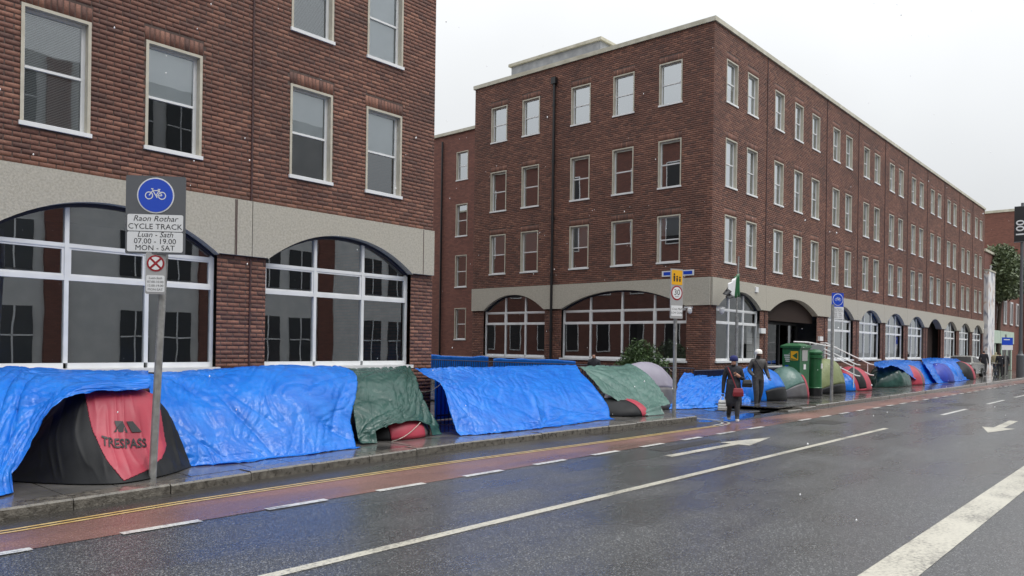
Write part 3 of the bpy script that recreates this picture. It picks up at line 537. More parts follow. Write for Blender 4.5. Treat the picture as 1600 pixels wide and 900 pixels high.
for y in [14.2+2.3*k for k in range(14)]:
    for (z0, z1) in [(1.5, 3.2)]+ZR:
        mb = MB(); mb.box(LX1+0.004, LX1+0.03, y, y+0.95, z0, z1); w_ = mb.out('window', M['white'], LB)
        mb = MB(); mb.box(LX1+0.03, LX1+0.036, y+0.06, y+0.89, z0+0.06, z1-0.06); mb.out('pane', M['black'], w_)
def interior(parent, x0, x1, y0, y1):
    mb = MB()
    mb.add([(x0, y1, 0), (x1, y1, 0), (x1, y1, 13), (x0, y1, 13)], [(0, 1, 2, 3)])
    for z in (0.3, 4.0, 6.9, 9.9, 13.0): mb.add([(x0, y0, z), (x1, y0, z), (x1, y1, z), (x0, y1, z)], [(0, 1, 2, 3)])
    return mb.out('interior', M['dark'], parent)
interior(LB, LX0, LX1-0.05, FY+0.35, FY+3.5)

# --- corner building across the side street
RB = empty('brick_corner_building', (47, 18, 0), 'long four storey red brick corner block with lead roof box and flag post', 'building')
RX1 = 71.0; YE = 24.0
bays = [(XC, 29.03), (29.03, 35.57)]+[(35.57+4.428*k, 35.57+4.428*(k+1)) for k in range(8)]
sw = []
for i, (a, b) in enumerate(bays):
    offs = (0.95, 2.69) if i == 0 else (0.73, 2.77, 4.72) if i == 1 else (0.8, 2.56)
    sw += [(a+o_, a+o_+0.92) for o_ in offs]
hs = [(a, b, z0, z1) for (a, b) in sw for (z0, z1) in ZR]
ar = []
for i, (a, b) in enumerate(bays): ar.append((a+0.42, a+4.05) if i == 0 else (a+0.35, b-0.95) if i == 1 else (a+0.45, b-0.5))
ha = [(a, b, 1.29 if i not in (1, 6) else 0.12, 3.9) for i, (a, b) in enumerate(ar)]
backing('wall', XC, RX1, 0, ZT, hs+ha, street, RB, M['mortar'])
bl = lay(XC, RX1, ZB+0.012, ZT, hs, [(a, b, z1) for (a, b) in sw for (z0, z1) in ZR])+lay(XC, RX1, 0.15, 3.3, [(h[0], h[1], h[2], 3.4) for h in ha], [])
brick_mesh('brickwork', bl, street, RB, kind='stuff')
for i, (a, b) in enumerate(bays):
    band_panel(RB, a+0.006, b-0.004, ar[i][0], ar[i][1], street)
    if i not in (1, 6):
        p, q = ar[i]; arch_window(RB, p, q, street, [p+(q-p)/3, p+2*(q-p)/3])
    if i: 
        mb = MB(street); mb.box(a-0.03, a+0.03, -0.024, 0.0, 0.12, 3.29); mb.box(a-0.03, a+0.03, -0.024, 0, 4.28, ZT); mb.out('movement_joint', M['joint'], RB)
for (a, b) in sw:
    for (z0, z1) in ZR: window(RB, (a, FY, z0), 0, b-a, z1-z0, 'glass2', rng2.choice((0.3, 0.5, 0.6, 1.0, None)))
# left face on the side street
lf = [(13.72, 14.66), (15.72, 16.66), (17.72, 18.66), (20.28, 21.22), (22.08, 23.0)]
hl = [(a, b, z0, z1) for (a, b) in lf for (z0, z1) in ZR]; al = [(13.43, 19.0), (19.87, 23.3)]
hla = [(a, b, 1.27, 3.95) for (a, b) in al]
backing('wall', FY, YE, 0, ZT, hl+hla, leftface, RB, M['mortar'])
bl = lay(FY, YE, ZB+0.012, ZT, hl, [(a, b, z1) for (a, b) in lf for (z0, z1) in ZR])+lay(FY, YE, 0.15, 3.3, [(h[0], h[1], h[2], 3.4) for h in hla], [])
brick_mesh('brickwork', bl, leftface, RB, kind='stuff')
band_panel(RB, FY+0.01, 19.44, 13.43, 19.0, leftface, rise=0.66); band_panel(RB, 19.46, YE, 19.87, 23.3, leftface, rise=0.66)
arch_window(RB, 13.43, 19.0, leftface, [14.79, 16.2, 17.66], z0=1.34, rise=0.66); arch_window(RB, 19.87, 23.3, leftface, [21.0, 22.12], z0=1.34, rise=0.66)
for (a, b) in lf:
    for (z0, z1) in ZR: window(RB, (XC, b, z0), -math.pi/2, b-a, z1-z0, 'glass2', rng2.choice((None, 0.4, 0.5)) if z0 < 7 else None)
mb = MB(); mb.tube([(XC-0.09, 19.47, 0.1), (XC-0.09, 19.47, 12.4)], 0.055, 10)
for z in (2.4, 4.6, 6.9, 9.2, 11.5): mb.tube([(XC-0.09, 19.47, z), (XC-0.09, 19.47, z+0.12)], 0.072, 10)
mb.box(XC-0.18, XC-0.01, 19.36, 19.58, 12.4, 12.66); mb.out('downpipe', M['black'], RB)
# wing set back
wh = [(28.81, 29.68, z0, z1) for (z0, z1) in [(2.05, 3.75)]+ZR]
def wingface(s, d, z): return (29.0+d, s, z)
mb = MB(); 
S_ = [24.0, 28.81, 29.68, 42]; 
for i in range(3):
    Z_ = [1.2, ZT] if i != 1 else None
    if i != 1: mb.add([(29, S_[i], 1.2), (29, S_[i+1], 1.2), (29, S_[i+1], ZT), (29, S_[i], ZT)], [(0, 3, 2, 1)])
    else:
        zz_ = [1.2]+[q for h in wh for q in (h[2], h[3])]+[ZT]
        for j in range(0, len(zz_), 2): mb.add([(29, S_[1], zz_[j]), (29, S_[2], zz_[j]), (29, S_[2], zz_[j+1]), (29, S_[1], zz_[j+1])], [(0, 3, 2, 1)])
mb.out('wing_wall', M['bricky'], RB)
mb = MB(); mb.box(28.96, 29.4, 24.0, 42, 0, 1.2); mb.out('plinth', M['coping'], RB)
for h in wh: window(RB, (29.0, h[1], h[2]), -math.pi/2, h[1]-h[0], h[3]-h[2], 'glass2', None)
mb = MB(); mb.tube([(28.9, 30.7, 0.1), (28.9, 30.7, 12.8)], 0.055, 8); mb.out('downpipe', M['black'], RB)
mb = MB(); mb.box(28.9, 45, 24.2, 42, ZT, ZT+0.16); mb.out('wing_roof', M['coping'], RB)
mb = MB(); mb.add([(XC, YE, 0), (29, YE, 0), (29, YE, ZT), (XC, YE, ZT)], [(1, 0, 3, 2)]); mb.out('rear_wall', M['brickx'], RB); mb = MB(); mb.add([(RX1, FY, 0), (RX1, 24, 0), (RX1, 24, ZT), (RX1, FY, ZT)], [(0, 1, 2, 3)]); mb.out('end_wall', M['bricky'], RB)
mb = MB(); mb.box(XC-0.07, RX1+0.07, FY-0.07, YE+0.07, ZT, ZT+0.16); rf = mb.out('roof', M['coping'], RB)
mb = MB(); mb.box(25.7, 29.2, 18.1, 22.9, ZT+0.16, 14.2); mb.out('plant_room', M['lead'], rf)
mb = MB(); mb.box(25.6, 29.3, 18.0, 23.0, 14.2, 14.32); mb.out('plant_room_roof', M['coping'], rf)
for x in (50, 58, 63): 
    mb = MB(); mb.box(x, x+1.6, 13.6, 14.6, ZT+0.16, ZT+0.16+0.7); mb.out('vent_box', M['lead'], rf)
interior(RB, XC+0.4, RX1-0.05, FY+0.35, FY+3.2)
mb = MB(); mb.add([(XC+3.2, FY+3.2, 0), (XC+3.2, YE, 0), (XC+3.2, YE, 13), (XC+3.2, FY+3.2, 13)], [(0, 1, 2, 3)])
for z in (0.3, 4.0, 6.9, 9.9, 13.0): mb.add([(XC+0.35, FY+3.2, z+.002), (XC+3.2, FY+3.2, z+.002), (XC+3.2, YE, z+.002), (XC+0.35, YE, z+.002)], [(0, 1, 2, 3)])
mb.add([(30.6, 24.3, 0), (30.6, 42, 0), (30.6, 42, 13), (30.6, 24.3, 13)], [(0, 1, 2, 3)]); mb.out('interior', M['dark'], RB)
# entrance arch with tympanum, dark doors and stone landing
p, q = ar[1]
mb = MB(street); sm = np.linspace(p, q, 20)
for i in range(19): mb.add([(sm[i], 0.2, 2.95), (sm[i+1], 0.2, 2.95), (sm[i+1], 0.2, archz(sm[i+1], p, q, 3.28, 0.6)), (sm[i], 0.2, archz(sm[i], p, q, 3.28, 0.6))], [(0, 1, 2, 3)])
mb.out('tympanum', M['brown'], RB)
en = MB(street); en.box(p, q, 0.9, 1.0, 2.85, 2.95); en.box(p+1.75, p+1.85, 0.86, 0.98, 1.1, 2.85); en.box(p+3.2, p+3.28, 0.86, 0.98, 1.1, 2.85); en.box(q-0.08, q, 0.86, 0.98, 1.1, 2.85); dr = en.out('entrance_door', M['black'], RB)
en = MB(street); en.box(p+1.85, q-0.08, 0.92, 0.93, 1.1, 2.85); en.out('pane', M['dglass'], dr)
en = MB(street)
for i in range(3):
    for j in range(3): en.box(p+0.02+i*0.575, p+0.02+i*0.575+0.565, 0.88, 0.9, 1.12+j*0.575, 1.12+j*0.575+0.565)
en.out('stone_lining', M['stone'], dr)
p6, q6 = ar[6]; mb = MB(street); sm = np.linspace(p6, q6, 20)
for i in range(19): mb.add([(sm[i], 0.5, 0.12), (sm[i+1], 0.5, 0.12), (sm[i+1], 0.5, archz(sm[i+1], p6, q6, 3.28, 0.6)), (sm[i], 0.5, archz(sm[i], p6, q6, 3.28, 0.6))], [(0, 1, 2, 3)])
mb.out('archway_door', M['brown'], RB)

# steps, landing and their rails
st = empty('entrance_steps', (32, 11.6, 0.12), 'white rendered entrance landing with steps and rails beside the green post boxes', 'steps')
mb = MB(); mb.box(29.5, 34.9, 11.5, 13.3, 0.12, 1.1); mb.out('landing', M['stone'], st)
for i in range(6):
    mb = MB(); mb.box(33.1, 34.8, 11.5-0.2*(i+1), 11.5-0.2*i, 0.12, 1.1-0.155*(i+1)); mb.out('step', M['slab'], st)
for x in (33.05, 34.85):
    for dz in (0, -0.45):
        mb = MB(); mb.tube([(x, 12.4, 2.1+dz), (x, 12.15, 2.1+dz), (x, 10.3, 1.22+dz), (x, 10.15, 1.2+dz)], 0.025, 8); mb.out('handrail', M['rail'], st)
    for y, z in ((12.2, 2.1), (10.4, 1.25)):
        mb = MB(); mb.tube([(x, y, 0.12), (x, y, z)], 0.02, 8); mb.out('rail_post', M['rail'], st)
mb = MB(); mb.tube([(29.6, 11.55, 2.1), (31.0, 11.55, 2.1), (32.8, 11.0, 1.9)], 0.025, 8); mb.out('handrail', M['rail'], st)
mb = MB(); mb.box(29.6, 32.9, 11.545, 11.555, 1.15, 2.0); mb.out('balustrade_pane', M['dglass'], st)

# ------------------------------------------------------------------ tarpaulins and tents
def catmull(P, t):
    n = len(P); x = np.clip(t, 0, 1)*(n-1); i = np.minimum(np.floor(x).astype(int), n-2); f = (x-i)[:, None, None] if P.ndim == 3 else (x-i)[:, None]
    g = lambda k: P[np.clip(k, 0, n-1)]
    p0, p1_, p2_, p3 = g(i-1), g(i), g(i+1), g(i+2)
    p0 = np.where((i == 0)[(...,)+(None,)*(P.ndim-1)], 2*p1_-p2_, p0); p3 = np.where((i == n-2)[(...,)+(None,)*(P.ndim-1)], 2*p2_-p1_, p3)
    return 0.5*((2*p1_)+(-p0+p2_)*f+(2*p0-5*p1_+4*p2_-p3)*f**2+(-p0+3*p1_-3*p2_+p3)*f**3)
def surf(grid, nu, nv):
    G = np.array(grid, dtype=float)                      # rows x cols x 3
    a = catmull(G, np.linspace(0, 1, nv))                # nv x cols x 3
    b = catmull(np.transpose(a, (1, 0, 2)), np.linspace(0, 1, nu))
    return np.transpose(b, (1, 0, 2))                    # nv x nu x 3
TG = 'tarpaulins over the tents along the pavement'
def tarp(name, rows, m, label, cat='tarpaulin', group=TG, amp=0.03, seed=1, folds=None, res=70, parent=None, zmin=0.128, hem=0.012, creases=(), apron=True):
    G_ = [[pt(*p) for p in r] for r in rows]
    A = surf(G_, int(res*1.6), res)
    du = np.gradient(A, axis=1); dv = np.gradient(A, axis=0); nn = np.cross(du, dv); nn /= np.linalg.norm(nn, axis=2, keepdims=True)+1e-9
    nv, nu = A.shape[:2]; U, V = np.meshgrid(np.linspace(0, 1, nu), np.linspace(0, 1, nv))
    lu = np.linalg.norm(A[nv//2, -1]-A[nv//2, 0]); lv = np.linalg.norm(np.diff(A[:, nu//2], axis=0), axis=1).sum()
    q = np.stack([U*lu, V*lv, 0*U], -1)
    w = np.stack([q[..., 0]+0.35*vnoise(q*1.3, seed), q[..., 1]+0.35*vnoise(q*1.3, seed+5), 0*U], -1)
    d = 0.5*vnoise(w*np.array([1.3, 0.8, 1]), seed+1)
    rid = 1-np.abs(vnoise(w*np.array([5.5, 1.6, 1])+np.stack([w[..., 1]*1.5, 0*U, 0*U], -1), seed+2)); d = d+0.8*(rid**5-0.3)
    rid2 = 1-np.abs(vnoise(w*np.array([2.5, 8.0, 1])+np.stack([0*U, w[..., 0]*2.0, 0*U], -1), seed+3)); d = d+0.3*(rid2**6-0.25)
    rid3 = 1-np.abs(vnoise(w*np.array([9, 11, 1])+3*vnoise(w*2, seed+8)[..., None], seed+4)); d = d+0.3*(rid3**4-0.25)
    if folds:                                            # creases fanning out of a tied corner: (u, v, count, reach, strength)
        for (fu, fv, cnt, reach, st_) in folds:
            ang = np.arctan2((V-fv)*lv, (U-fu)*lu); r = np.hypot((U-fu)*lu, (V-fv)*lv)
            d = d+st_*1.3*((1-np.abs(np.sin(ang*cnt*0.5+1.2*vnoise(q*1.1, seed+9))))**2-0.3)*np.exp(-(r/reach)**2)*np.minimum(1, r/0.12)
    for (cu0, cv0, cu1, cv1, wd, ht) in creases:          # long tension creases
        ax, ay, bx_, by_ = cu0*lu, cv0*lv, cu1*lu, cv1*lv; dx_, dy_ = bx_-ax, by_-ay; tt = np.clip(((q[..., 0]-ax)*dx_+(q[..., 1]-ay)*dy_)/(dx_*dx_+dy_*dy_), 0, 1)
        ds = np.hypot(q[..., 0]-ax-tt*dx_, q[..., 1]-ay-tt*dy_); d = d+ht*np.exp(-ds/wd)*np.sin(np.pi*np.clip(tt, 0.03, 0.97))**0.6
    fq = lambda x_, p_: np.exp(-(np.abs((x_/p_) % 1-0.5)*p_/0.012)**1.0)   # packing folds
    d = d+0.22*fq(q[..., 0]+0.04*vnoise(q, seed+12), 0.62)+0.22*fq(q[..., 1]+0.04*vnoise(q, seed+13), 0.5)
    A = A+nn*(d*amp)[..., None]
    if apron:                                            # hem that settles on the ground in uneven folds
        e = A[-1].copy(); low = e[:, 2] < 0.32; t_ = np.linspace(0, 1, 10)[1:, None]; wv_ = 0.09+0.08*vnoise(np.stack([e[:, 0]*3, e[:, 1]*3, 0*e[:, 0]], -1), seed+20)
        ext = e[None]+np.stack([0*t_*e[None, :, 0], -(t_*np.where(low, wv_, 0.002)[None]), -(t_**0.5)*np.where(low, e[:, 2]-zmin, 0.002)[None]+0.018*np.abs(vnoise(np.stack([e[None, :, 0]*9+0*t_, t_*2+0*e[None, :, 0], 0*t_+0*e[None, :, 0]], -1), seed+21))*np.where(low, 1, 0)[None]], -1)
        A = np.concatenate([A, ext], 0); nv = A.shape[0]
    A[..., 2] = np.maximum(A[..., 2], zmin)
    idx = np.arange(nv*nu).reshape(nv, nu)
    F = np.stack([idx[:-1, :-1], idx[:-1, 1:], idx[1:, 1:], idx[1:, :-1]], -1).reshape(-1, 4)
    return mk(name, A.reshape(-1, 3), F, m, parent, smooth=True, label=label, cat=cat, group=group, solid=0.004)
TG_ = 'tarpaulins over the tents along the pavement'
tarp('blue_tarpaulin', [[(-210, 590, 12.2), (-100, 578, 12.2), (0, 571, 12.2), (60, 574, 12.2), (150, 578, 12.2), (232, 580, 12.2)],
  [(-210, 610, 11.2), (-100, 596, 11.2), (0, 585, 11.2), (60, 582, 11.2), (150, 582, 11.2), (232, 584, 11.2)],
  [(-215, 680, 10.3), (-110, 655, 10.4), (-8, 622, 10.5), (50, 600, 10.5), (140, 596, 10.5), (236, 590, 10.5)],
  [(-220, 760, 9.7), (-120, 735, 9.7), (-15, 700, 9.9), (45, 650, 10.1), (115, 608, 10.1), (236, 602, 10.2)],
  [(-225, 815, 9.4), (-125, 790, 9.4), (-12, 757, 9.5), (30, 724, 9.7), (98, 622, 9.95), (232, 607, 10.1)]],
  M['blue'], 'crumpled blue tarpaulin pulled back off the tent with black lettering', amp=0.04, seed=11, creases=[(0.35, 0.1, 0.2, 0.95, 0.05, 1.5), (0.5, 0.2, 0.36, 0.95, 0.04, 1.5), (0.6, 0.3, 0.45, 0.95, 0.04, 1.4), (0.4, 0.1, 0.95, 0.5, 0.04, 1.0), (0.55, 0.2, 1.0, 0.7, 0.04, 1.0)], folds=[(0.75, 0.75, 14, 0.9, 0.6)], res=90)
tarp('blue_tarpaulin', [[(217, 586, 12.2), (300, 580, 12.25), (380, 576, 12.25), (450, 572, 12.25), (530, 573, 12.25)],
  [(226, 592, 11.3), (305, 587, 11.4), (385, 578, 11.4), (460, 574, 11.4), (556, 585, 11.3)],
  [(240, 630, 10.6), (315, 628, 10.7), (395, 618, 10.7), (470, 610, 10.7), (556, 618, 10.8)],
  [(262, 680, 10.2), (335, 682, 10.25), (410, 672, 10.3), (478, 664, 10.3), (548, 655, 10.5)],
  [(298, 729, 10.0), (350, 727, 9.95), (420, 722, 9.95), (485, 711, 9.95), (557, 699, 10.05)]],
  M['blue'], 'big smooth blue tarpaulin hanging to the pavement left of the dark green sheet', amp=0.03, seed=23, creases=[(0.28, 0.3, 0.55, 0.99, 0.05, 1.6), (0.3, 0.3, 0.62, 0.8, 0.04, 1.1), (0.0, 0.1, 0.35, 0.6, 0.05, 1.2), (0.0, 0.05, 0.4, 0.3, 0.04, 1.0), (1.0, 0.2, 0.72, 0.55, 0.04, 1.2), (0.98, 0.2, 0.88, 0.9, 0.05, 1.8), (0.8, 0.7, 1.0, 0.95, 0.05, 2.0), (0.05, 0.6, 0.3, 0.98, 0.05, 1.0)], folds=[(0, 0.1, 16, 1.2, 0.8), (1, 0.15, 18, 0.7, 1.0), (0.32, 0.25, 18, 0.9, 0.7)], res=95)
tarp('green_tarpaulin', [[(520, 577, 12.25), (580, 575, 12.3), (610, 573, 12.3), (641, 572, 12.3)],
  [(540, 590, 11.5), (585, 585, 11.5), (620, 584, 11.5), (650, 590, 11.5)],
  [(550, 630, 10.9), (595, 622, 10.9), (632, 618, 10.9), (662, 622, 10.9)],
  [(556, 665, 10.55), (602, 650, 10.5), (640, 645, 10.55), (676, 648, 10.65)],
  [(561, 687, 10.35), (606, 664, 10.3), (650, 657, 10.35), (689, 670, 10.5)]],
  M['green'], 'dark green tarpaulin over a low tent between two blue sheets', amp=0.05, seed=31, folds=[(1, 0, 14, 0.9, 0.5)], res=70)
tarp('blue_tarpaulin', [[(648, 575, 12.3), (730, 573, 12.3), (820, 572, 12.3), (900, 570, 12.3)],
  [(668, 588, 11.7), (748, 590, 11.6), (830, 586, 11.6), (908, 582, 11.7)],
  [(690, 601, 11.0), (760, 612, 10.9), (842, 608, 10.9), (928, 604, 11.0)],
  [(701, 635, 10.5), (772, 645, 10.3), (852, 640, 10.35), (948, 630, 10.5)],
  [(712, 671, 10.2), (785, 673, 9.95), (858, 665, 9.95), (954, 653, 10.15)]],
  M['blue'], 'taut blue tarpaulin sloping from the navy railing to the pavement', amp=0.026, seed=41, creases=[(0.0, 0.5, 0.3, 0.75, 0.04, 1.2), (0.0, 0.5, 0.2, 0.95, 0.04, 1.2), (0.0, 0.48, 0.4, 0.6, 0.04, 1.0), (0.62, 0.55, 0.6, 1.0, 0.07, -3.0), (0.68, 0.6, 0.66, 1.0, 0.05, 2.0), (0.7, 0.7, 0.98, 0.95, 0.04, 1.2)], folds=[(0, 0.5, 22, 0.9, 0.9), (0.62, 0.98, 9, 0.6, 2.0)], res=90)
tarp('green_tarpaulin', [[(906, 571, 12.2), (945, 570, 12.2), (965, 572, 12.2), (984, 568, 12.0)],
  [(922, 588, 11.6), (960, 582, 11.5), (985, 580, 11.4), (1005, 580, 11.3)],
  [(942, 610, 11.0), (975, 606, 10.9), (1005, 602, 10.8), (1027, 602, 10.7)],
  [(962, 624, 10.6), (985, 626, 10.45), (1015, 624, 10.35), (1040, 620, 10.3)],
  [(974, 643, 10.4), (998, 647, 10.1), (1022, 638, 10.0), (1047, 630, 10.05)]],
  M['teal'], 'pale green tarpaulin stretched diagonally beside the round speed limit sign post', amp=0.04, creases=[(0.0, 0.0, 0.5, 0.6, 0.04, 1.2), (0.0, 0.0, 0.3, 0.7, 0.04, 1.2), (0.5, 0.3, 0.6, 0.98, 0.05, 1.2)], seed=51, folds=[(0, 0, 20, 1.3, 1.0)], res=70)
tarp('blue_tarpaulin', [[(1068, 583, 12.05), (1095, 585, 12.0), (1125, 588, 12.0), (1150, 580, 11.8), (1172, 572, 11.6)],
  [(1060, 597, 11.8), (1095, 596, 11.7), (1125, 598, 11.6), (1150, 594, 11.4), (1178, 588, 11.2)],
  [(1055, 615, 11.6), (1095, 614, 11.3), (1125, 614, 11.1), (1150, 612, 10.9), (1176, 608, 10.7)],
  [(1040, 631, 11.5), (1090, 633, 11.0), (1125, 632, 10.8), (1150, 631, 10.6), (1172, 628, 10.5)]],
  M['blue'], 'low rumpled blue tarpaulin across the side street behind the person in the beanie', amp=0.07, seed=61, res=70, zmin=0.01)
tarp('blue_tarpaulin', [[(1366, 566, 12), (1395, 562, 12), (1425, 563, 12), (1445, 566, 12)],
  [(1366, 571, 11), (1395, 566, 11), (1428, 567, 11), (1452, 574, 11)],
  [(1372, 573, 10.4), (1400, 570, 10.4), (1436, 580, 10.5), (1466, 590, 10.5)],
  [(1374, 575, 10.2), (1402, 573, 10.2), (1440, 599, 10.2), (1470, 598, 10.3)]],
  M['blue'], 'blue tarpaulin thrown over the dark green tent and trailing to the ground', amp=0.06, seed=71, res=40)
tarp('blue_tarpaulin', [[(1440, 560, 12), (1470, 559, 12), (1495, 560, 12)],
  [(1442, 566, 11), (1475, 563, 11), (1503, 566, 11)],
  [(1450, 578, 10.4), (1490, 577, 10.4), (1515, 580, 10.6)],
  [(1462, 597, 10.1), (1496, 596, 10.0), (1521, 591, 10.3)]],
  M['blue'], 'blue tarpaulin draped behind the round blue tent near the parked car', amp=0.07, seed=81, res=40)

def dome(name, X0, X1, Yc, wy, h, z0, parts, label, pw=0.55, ph=0.62, lean=0.0, group='tents pitched along the pavement', res=48, sag=0.015, cat='tent', rz=0):
    """pop-up tent: base is a lens from X0 to X1, ribs arch across; parts = [(name, material, test(u, v))], v 0 front ground .. 1 rear ground"""
    nu, nv = res, res; U, V = np.meshgrid(np.linspace(0.0, 1, nu), np.linspace(0, 1, nv))
    s = np.clip(np.sin(math.pi*U), 0, 1); a = math.pi*V
    x = X0+(X1-X0)*U+lean*np.sin(a)*s
    y = Yc-wy*(s**pw)*np.cos(a)*(1-0.12*np.sin(a)); z = z0+h*(s**ph)*np.sin(a)**0.8
    P = np.stack([x, y, z], -1)
    du = np.gradient(P, axis=1); dv = np.gradient(P, axis=0); nn = np.cross(du, dv); nn /= np.linalg.norm(nn, axis=2, keepdims=True)+1e-9
    q = np.stack([x*3, y*3, z*1.2], -1); d = 1.2*vnoise(q*1.3, int(X0*10))-1.6*np.abs(np.sin(U*math.pi*3))+1.0*(1-np.abs(vnoise(np.stack([U*22, V*3, 0*U], -1), int(X0*7))))
    P = P+nn*(d*sag*np.sin(a)*s)[..., None]
    if rz:
        cx = (X0+X1)/2; c_, s_ = math.cos(rz), math.sin(rz); P = np.stack([cx+(P[..., 0]-cx)*c_-(P[..., 1]-Yc)*s_, Yc+(P[..., 0]-cx)*s_+(P[..., 1]-Yc)*c_, P[..., 2]], -1)
    idx = np.arange(nv*nu).reshape(nv, nu); F = np.stack([idx[:-1, :-1], idx[:-1, 1:], idx[1:, 1:], idx[1:, :-1]], -1).reshape(-1, 4)
    uc = ((U[:-1, :-1]+U[1:, 1:])/2).ravel(); vc = ((V[:-1, :-1]+V[1:, 1:])/2).ravel()
    root = empty(name, ((X0+X1)/2, Yc, z0), label, cat, group)
    left = np.ones(len(F), bool)
    for i, (pn, pm, test) in enumerate(parts):
        sel = left & np.array([test(u_, v_) for u_, v_ in zip(uc, vc)])
        left &= ~sel
        if sel.any():
            ff = F[sel]; used = np.unique(ff); remap = np.zeros(nv*nu, int); remap[used] = np.arange(len(used))
            vv = (P+nn*(0.004*(len(parts)-1-i)))[...].reshape(-1, 3)[used]
            mk(pn, vv, remap[ff], pm, root, smooth=True, solid=0.003)
    return root, P, nn
ALL = lambda u, v: True
# tent with the red door and lettering
def gp(px, py, z=0.13):
    d = ray(px, py); t = (z-H)/d.z; return (d.x*t, d.y*t, z)
def patch_tent(name, grid, parts, label, res=170, sag=0.012, seed=3):
    P = surf(grid, int(res*1.4), res); nv, nu = P.shape[:2]; U, V = np.meshgrid(np.linspace(0, 1, nu), np.linspace(0, 1, nv))
    du = np.gradient(P, axis=1); dv = np.gradient(P, axis=0); nn = np.cross(du, dv); nn /= np.linalg.norm(nn, axis=2, keepdims=True)+1e-9
    d = 0.7*vnoise(np.stack([U*9, V*5, 0*U], -1), seed)+1.2*(1-np.abs(vnoise(np.stack([U*26+V*4, V*3, 0*U], -1), seed+1)))**3
    P = P+nn*(d*sag*np.minimum(1, V*8)*np.minimum(1, np.minimum(U, 1-U)*6))[..., None]; P[..., 2] = np.maximum(P[..., 2], 0.126)
    idx = np.arange(nv*nu).reshape(nv, nu); F = np.stack([idx[:-1, :-1], idx[:-1, 1:], idx[1:, 1:], idx[1:, :-1]], -1).reshape(-1, 4)
    uc = ((U[:-1, :-1]+U[1:, 1:])/2).ravel(); vc = ((V[:-1, :-1]+V[1:, 1:])/2).ravel()
    root = empty(name, (float(P[..., 0].mean()), float(P[..., 1].mean()), 0.125), label, 'tent', 'tents pitched along the pavement'); left = np.ones(len(F), bool)
    for i, (pn, pm, test) in enumerate(parts):
        sel = left & np.array([test(a, b) for a, b in zip(uc, vc)]); left &= ~sel
        ff = F[sel]; used = np.unique(ff); remap = np.zeros(nv*nu, int); remap[used] = np.arange(len(used))
        mk(pn, (P+nn*(0.004*(len(parts)-1-i))).reshape(-1, 3)[used], remap[ff], pm, root, smooth=True, solid=0.003)
    return root, P, nn
def reddoor(u, v):
    lo = np.interp(v, [0.02, 0.16, 0.33, 0.67], [0.51, 0.45, 0.40, 0.25]); hi = np.interp(v, [0.02, 0.08, 0.18, 0.33, 0.67], [0.52, 0.63, 0.71, 0.76, 0.71])
    return lo < u < hi and 0.02 < v < 0.7
g1 = [[pt(14, 751, 10.35), gp(70, 755), gp(130, 757), gp(190, 755), gp(243, 746), gp(277, 737), gp(299, 729)],
  [pt(15, 749, 10.4), pt(78, 688, 10.15), pt(128, 678, 9.9), pt(182, 690, 9.75), pt(238, 690, 9.85), pt(274, 702, 9.98), pt(299, 728, 10.02)],
  [pt(16, 747, 10.5), pt(100, 622, 10.5), pt(136, 612, 10.4), pt(182, 609, 10.4), pt(228, 612, 10.4), pt(262, 650, 10.35), pt(298, 727, 10.1)],
  [pt(30, 735, 11.0), (3.1, 11.4, 0.13), (3.5, 11.6, 0.13), (4.0, 11.7, 0.13), (4.5, 11.6, 0.13), (4.9, 11.3, 0.13), (5.1, 10.6, 0.13)]]
t1, P1, N1 = patch_tent('pop_up_tent', g1, [('door', M['tred'], reddoor), ('shell', M['tblack'], ALL)], 'black pop-up tent with red door and black lettering beside the cycle sign post')
def text2d(s, size, shear=0, align='CENTER', bold=0.0):
    c = bpy.data.curves.new('txt', 'FONT'); c.body = s; c.size = size; c.shear = shear; c.align_x = align; c.resolution_u = 3; c.offset = bold
    o = bpy.data.objects.new('txt', c); COL.objects.link(o); bpy.context.view_layer.update()
    m = bpy.data.meshes.new_from_object(o.evaluated_get(bpy.context.evaluated_depsgraph_get()))
    v = [tuple(q.co) for q in m.vertices]; f = [tuple(q.vertices) for q in m.polygons]
    bpy.data.objects.remove(o); bpy.data.curves.remove(c); bpy.data.meshes.remove(m)
    return v, f
def on_surface(P, Nn, pts, u0, v0, ku, kv, off=0.016):
    nv, nu = P.shape[:2]; out = []
    for (x, y) in pts:
        a = (u0+x*ku)*(nu-1); b = (v0+y*kv)*(nv-1); i = int(np.clip(math.floor(a), 0, nu-2)); j = int(np.clip(math.floor(b), 0, nv-2)); fa, fb = a-i, b-j
        w = lambda A: A[j, i]*(1-fa)*(1-fb)+A[j, i+1]*fa*(1-fb)+A[j+1, i]*(1-fa)*fb+A[j+1, i+1]*fa*fb
        out.append(tuple(w(P)-w(Nn)*0+np.array([0, -1, 0.35])*off))
    return out
v, f = text2d('TRESPASS', 0.1, bold=0.0025); v = [(q[0]*1.6, q[1]*1.15) for q in v]
mk('lettering', on_surface(P1, N1, v, 0.53, 0.285, 0.30, 0.8), f, M['sink'], t1)
lg = [[(-0.14, 0.16), (-0.03, 0.16), (0.05, 0.03), (-0.13, 0.03), (-0.10, 0.08)], [(0.02, 0.16), (0.10, 0.16), (0.22, 0.03), (0.10, 0.03)]]
v = []; f = []
for g in lg: f.append(tuple(range(len(v), len(v)+len(g)))); v += g
mk('emblem', on_surface(P1, N1, [(q[0]*1.2, q[1]*0.5+0.11) for q in v], 0.53, 0.285, 0.30, 0.8), f, M['sink'], t1)

